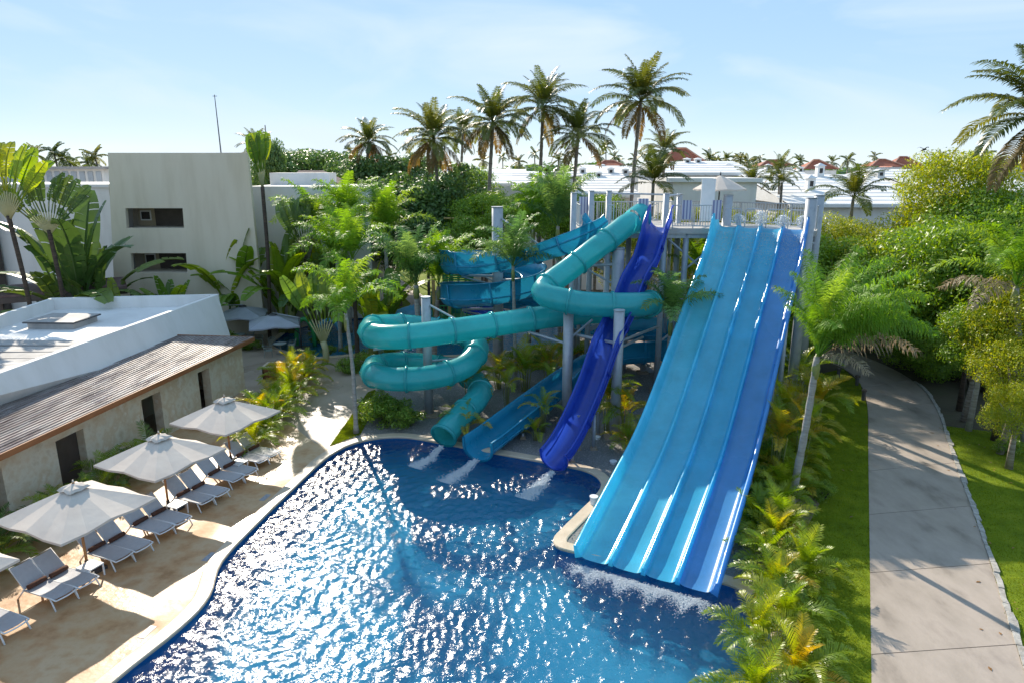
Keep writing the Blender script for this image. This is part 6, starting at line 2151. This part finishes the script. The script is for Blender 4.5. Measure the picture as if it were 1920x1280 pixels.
traveller((A(500, 570, 48).x, 48), 492, 350, 48, 'tall narrow fan palm at the right corner of the hotel block', R(75), 8, 1.0, 'banana', .13, 17)
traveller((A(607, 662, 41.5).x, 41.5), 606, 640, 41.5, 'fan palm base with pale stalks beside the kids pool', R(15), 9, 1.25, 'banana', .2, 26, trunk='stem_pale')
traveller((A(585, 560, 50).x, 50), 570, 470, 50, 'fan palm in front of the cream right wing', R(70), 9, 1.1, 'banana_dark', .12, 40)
def banana(px, py, Y, scale, n, label, mat='banana', spread=1.0, zoff=0.0):
    q = A(px, py, Y)
    root = thing('banana_plant', (q.x, Y, max(0, zoff)), label, 'banana plant', 'broad leaved clumps by the hotel')
    rk = random.Random(sum(map(ord, label)))
    a = rk.uniform(0, 6)
    inst('stem', MB().tube([(0, 0, 0), (0, 0, .9 * scale)], [.16 * scale, .09 * scale], 8).mesh('stem', M['stem_green'], True), root)
    for k in range(n):
        a += 2.399 + rk.uniform(-.3, .3)
        me = BAN[mat][min(3, int(k * 4 / n))]
        inst('leaf', me, root, (math.cos(a) * .12 * spread, math.sin(a) * .12 * spread, scale * rk.uniform(.3, .9)), (R(rk.uniform(-10, 10)), R(rk.uniform(-6, 6)), a), scale * rk.uniform(.85, 1.15))
    return root
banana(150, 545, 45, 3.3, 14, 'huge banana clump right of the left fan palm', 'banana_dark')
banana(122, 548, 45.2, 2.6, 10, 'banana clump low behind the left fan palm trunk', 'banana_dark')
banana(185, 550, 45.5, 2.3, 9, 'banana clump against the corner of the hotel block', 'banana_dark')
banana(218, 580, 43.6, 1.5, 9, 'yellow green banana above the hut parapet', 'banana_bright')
banana(172, 585, 43.4, 1.3, 7, 'small bright banana left above the hut parapet', 'banana_bright')
banana(262, 590, 43.6, 1.1, 6, 'single young banana below the lower opening', 'banana_bright')
banana(320, 610, 45, 1.7, 9, 'dark green banana clump under the lower opening', 'banana')
banana(356, 600, 45, 1.35, 7, 'banana with one upright leaf right of the lower opening', 'banana')
banana(432, 600, 50, 2.43, 11, 'banana clump behind the grey umbrellas, left', 'banana')
banana(458, 598, 50.5, 2.35, 9, 'tall ragged banana behind the grey umbrellas', 'banana')
banana(530, 608, 50, 2.35, 11, 'bright banana clump right of the grey umbrellas', 'banana_bright')
banana(548, 605, 50, 2.43, 10, 'banana clump at the foot of the tall narrow fan palm', 'banana')
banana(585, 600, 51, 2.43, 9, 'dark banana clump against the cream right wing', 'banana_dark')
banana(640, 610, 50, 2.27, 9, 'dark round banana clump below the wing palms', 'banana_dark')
banana(700, 660, 43.5, 2.19, 9, 'bright upright banana left of the small light blue slide', 'banana_bright')
banana(728, 655, 44.5, 1.94, 8, 'ragged banana right of its bright upright neighbour', 'banana')
banana(610, 560, 54, 2.43, 8, 'yellow tipped banana top at the wing roof line', 'banana_bright')

# ---- trees and bushes ----------------------------------------------------
CROWN = {}
CROWN['dark'] = [leaf_cloud('crown', M['tree_dark'], 40 + i, 14000, (3, 3, 2.5), 34, .24, .5) for i in range(3)]
CROWN['mid'] = [leaf_cloud('crown', M['tree_mid'], 50 + i, 17000, (3, 3, 2.5), 40, .19, .40, droop=.4) for i in range(3)]
CROWN['yellow'] = [leaf_cloud('crown', M['tree_yellow'], 60 + i, 19000, (3, 3, 2.6), 42, .18, .34, droop=.8) for i in range(3)]
CROWN['shrub'] = [leaf_cloud('crown', M['shrub'], 70 + i, 3200, (1, 1, .8), 22, .12, .45) for i in range(3)]
def tree(px, py, Y, r, kind, label, sq=1.0, trunk='trunk', group='trees'):
    c = A(px, py, Y)
    zc = max(c.z, r * .5)
    # trees whose crown hangs over the path root beside it and lean across
    bx_ = 25.2 + (Y % 1.7) - c.x if (33 < Y < 47 and 19.2 < c.x < 24.6) else 0.0
    root = thing('tree', (c.x, Y, 0), label, 'tree', group)
    rk = random.Random(sum(map(ord, label)))
    t = MB().tube([(bx_, 0, 0), (bx_ * .8 + rk.uniform(-.2, .2), 0, zc * .45), (0, 0, zc)], [.15, .11, .06], 8)
    for k in range(5):
        a = k * 1.256 + rk.uniform(-.3, .3)
        t.tube([(0, 0, zc * .55), (math.cos(a) * r * .35, math.sin(a) * r * .35, zc - r * .1), (math.cos(a) * r * .6, math.sin(a) * r * .6, zc + r * .2)], [.07, .045, .02], 6)
    inst('trunk', t.mesh('trunk', M[trunk], True), root)
    s_ = r / 3.0
    inst('crown', CROWN[kind][rk.randrange(3)], root, (0, 0, zc), (0, 0, rk.uniform(0, 6.28)), (s_, s_, s_ * sq))
    return root
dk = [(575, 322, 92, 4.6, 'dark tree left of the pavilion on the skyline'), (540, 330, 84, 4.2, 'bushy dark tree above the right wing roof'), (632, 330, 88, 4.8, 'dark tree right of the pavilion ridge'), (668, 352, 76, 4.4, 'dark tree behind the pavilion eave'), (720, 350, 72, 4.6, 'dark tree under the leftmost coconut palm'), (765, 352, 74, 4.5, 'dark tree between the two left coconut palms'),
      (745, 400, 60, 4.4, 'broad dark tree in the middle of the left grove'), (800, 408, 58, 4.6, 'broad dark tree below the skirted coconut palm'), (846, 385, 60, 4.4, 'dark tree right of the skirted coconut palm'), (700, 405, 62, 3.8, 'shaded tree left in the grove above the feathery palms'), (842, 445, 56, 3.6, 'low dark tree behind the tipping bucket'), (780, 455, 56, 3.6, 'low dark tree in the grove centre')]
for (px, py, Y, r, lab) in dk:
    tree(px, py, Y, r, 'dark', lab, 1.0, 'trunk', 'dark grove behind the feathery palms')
md = [(882, 440, 52, 2.7, 'bright green bush left of the thick flume post'), (905, 400, 55, 3.0, 'green tree behind the thick flume post'), (960, 400, 52, 2.6, 'green tree behind the upper flume bend'), (1010, 405, 50, 2.6, 'green bush below the white villa roof'), (870, 352, 66, 3.4, 'green tree between skirted and long trunked palms'), (1060, 420, 47, 2.4, 'green bush left of the first tower post'),
      (1120, 400, 47, 2.4, 'green bush behind the tower deck left part'), (1180, 480, 47, 3.0, 'green bush behind the tower stairs'), (1290, 470, 45, 3.2, 'bright bush under the tower deck right of the stairs')]
for i, (px, py, Y, r, lab) in enumerate(md):
    tree(px, py, Y, r, 'mid' if i < 7 else 'yellow', lab, .9, 'trunk', 'green bushes behind the slides')
yl = [(1250, 445, 50, 2.2, 'yellow green bush behind the royal blue slide entrance'), (1310, 425, 50, 1.9, 'yellow green bush under the tower umbrella'), (1385, 428, 50, 2.1, 'yellow green bush right of the umbrella pole'), (1430, 440, 48, 2.2, 'yellow green bush behind the lane gates'), (1480, 455, 46, 2.1, 'bright bush behind the right end of the lane gates'),
      (1565, 465, 44, 2.4, 'yellow green bush right of the tower end posts'), (1610, 492, 42, 2.6, 'yellow green tree below the young coconut palm'), (1575, 500, 40, 2.8, 'green bush right of the racer upper edge'), (1640, 520, 40, 2.9, 'green tree in the middle of the right thicket'), (1600, 560, 38, 2.6, 'shaded bush above the path bend'),
      (1690, 490, 42, 3.1, 'large yellow tree left part of the right thicket'), (1745, 462, 40, 3.3, 'tall yellow green tree in the right thicket'), (1797, 365, 40, 3.3, 'tallest bamboo-like tree top at the right'), (1840, 420, 38, 3.4, 'dark green upper tree of the right thicket'), (1895, 450, 36, 3.2, 'green tree at the right edge of the thicket'),
      (1700, 540, 37, 3.2, 'green tree above the dark path tunnel'), (1775, 500, 35, 3.4, 'broad dark green tree in front of the thicket'), (1840, 520, 33, 3.0, 'dark green tree right of the broad one'), (1905, 600, 29, 2.2, 'pale green tree at the right edge mid height'), (1660, 600, 39, 2.2, 'low bush behind the path bend'), (1740, 620, 36, 2.4, 'shaded bush above the bare earth')]
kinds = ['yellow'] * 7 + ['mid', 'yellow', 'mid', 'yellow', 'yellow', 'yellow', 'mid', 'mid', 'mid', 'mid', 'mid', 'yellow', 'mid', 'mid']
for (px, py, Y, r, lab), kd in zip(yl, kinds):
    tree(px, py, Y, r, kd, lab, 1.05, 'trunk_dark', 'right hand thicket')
for i, (x, y, r, where) in enumerate(((24.6, 38.5, 1.6, 'beside the path bend, right'), (25.6, 41.5, 1.9, 'deep in the shade past the path bend'), (27.2, 39.4, 1.8, 'right of the path bend in deep shade'), (22.3, 47.5, 2.2, 'closing the end of the path'), (18.6, 49.5, 2.4, 'left at the far end of the path'), (25.4, 45.5, 2.3, 'behind the path bend, centre'), (28.5, 36.5, 1.6, 'between the spotted trunk and the thicket'), (29.0, 33.5, 1.5, 'right of the short thick trunk'), (27.0, 30.5, 1.1, 'at the lawn corner on the right'), (17.2, 43.5, 1.7, 'left of the path end, low'), (16.9, 40.2, 1.4, 'under the tower end posts'), (30.5, 40.0, 2.4, 'far right in the thicket base'))):
    root = thing('undergrowth_bush', (x, y, 0), 'shaded undergrowth bush ' + where, 'bush', 'undergrowth at the thicket foot')
    r *= 1.35
    inst('foliage', CROWN['mid'][i % 3], root, (0, 0, r * .62), (0, 0, i * 1.1), (r / 3, r / 3, r / 3))
    inst('stems', MB().tube([(0, 0, 0), (.1, 0, r * .6)], [.06, .03], 5).tube([(0, 0, 0), (-.2, .1, r * .7)], [.05, .02], 5).mesh('stems', M['trunk_dark']), root)
# two leaning trees standing on the gravel at the right
tree(1830, 650, 31.5, 2.0, 'mid', 'small tree with short thick trunk on the gravel right of the path', .9, 'trunk', 'trees right of the path')
tree(1850, 610, 30.2, 1.7, 'mid', 'small tree with slender spotted trunk right of the path', 1.0, 'trunk_grey', 'trees right of the path')
tree(1905, 690, 27.5, 1.6, 'yellow', 'light green bush at the right edge over the lawn', 1.2, 'trunk', 'trees right of the path')
tree(1912, 770, 26.0, 1.2, 'yellow', 'lowest light green bush at the right edge', 1.2, 'trunk', 'trees right of the path')
q = thing('casuarina_tree', (A(505, 330, 70).x, 70, 0), 'tall wispy dark tree behind the right corner of the hotel block', 'tree')
tz = A(508, 235, 70).z
inst('trunk', MB().tube([(0, 0, 0), (0, 0, tz)], [.25, .05], 7).mesh('trunk', M['trunk'], True), q)
inst('crown', CROWN['dark'][1], q, (0, 0, tz - 4.5), (0, 0, 1), (.72, .72, 1.75))
# shrubs
def shrub(px, py, r, label, sq=1.0, group='small shrubs'):
    q = G(px, py)
    root = thing('shrub', (q.x, q.y, 0), label, 'shrub', group)
    rk = random.Random(sum(map(ord, label)))
    st_ = MB()
    for k in range(5):
        a = k * 1.257
        st_.tube([(0, 0, 0), (math.cos(a) * r * .4, math.sin(a) * r * .4, r * .7)], [.03, .012], 5)
    inst('stems', st_.mesh('stems', M['trunk_dark']), root)
    inst('foliage', CROWN['shrub'][rk.randrange(3)], root, (0, 0, r * .62 * sq), (0, 0, rk.uniform(0, 6)), (r, r, r * sq))
shrub(722, 795, 1.15, 'leafy green shrub on the lawn below the tube coil')
shrub(758, 800, .95, 'leafy shrub right below the lower tube coil')
shrub(700, 782, .9, 'leafy shrub left below the lower tube coil')
shrub(650, 698, .8, 'round low shrub on the plaza beside the wet path')
shrub(685, 694, .85, 'round low shrub behind the lawn palm trunk')
shrub(580, 668, .55, 'yellowish ground cover at the fan palm base', .7)
shrub(620, 664, .6, 'yellowish ground cover right of the fan palm base', .7)
shrub(655, 660, .6, 'ground cover along the kids pool rim', .7)
shrub(735, 672, .7, 'low shrub between the kids pool and the coils', .8)
shrub(1085, 668, .9, 'yellow flowering shrub behind the front tube post', 1.0)
shrub(1010, 688, .9, 'yellow green shrub left of the chute head', 1.0)
shrub(965, 690, .8, 'yellow green shrub at the thick flume post', 1.0)
shrub(1430, 930, .8, 'round leaved green shrub at the racer side wall', 1.1)
shrub(1445, 885, .8, 'round leaved green shrub above its twin at the racer', 1.1)
shrub(1545, 935, .5, 'small green shrub at the earth mound', 1.0)
shrub(470, 655, .9, 'green shrub row left under the grey umbrellas', .7)
shrub(430, 650, .9, 'green shrub beside the hut parapet end', .8)
shrub(600, 640, .8, 'green shrub behind the kids pool left bank', .8)
shrub(1890, 850, .6, 'low shrub at the right edge of the lawn', 1.0)
# bird in the sky
q = A(1733, 281, 40)
bd = thing('bird', q, 'small dark bird flying above the right hand tree tops', 'bird')
b = MB().tube([(-.17, 0, .0), (-.08, 0, .02), (.05, 0, .0), (.18, 0, -.05), (.3, 0, -.09)], [.015, .05, .06, .03, .012], 8)
inst('body', b.mesh('body', M['dark'], True), bd, rot=(0, 0, R(200)))
for s_ in (-1, 1):
    inst('wing', MB().add([(-.06, 0, .03), (.08, 0, .03), (.12, s_ * .25, .14), (.02, s_ * .27, .15), (.16, s_ * .42, .06)], [(0, 1, 2, 3), (3, 2, 4)]).mesh('wing', M['dark']), bd, rot=(0, 0, R(200)))
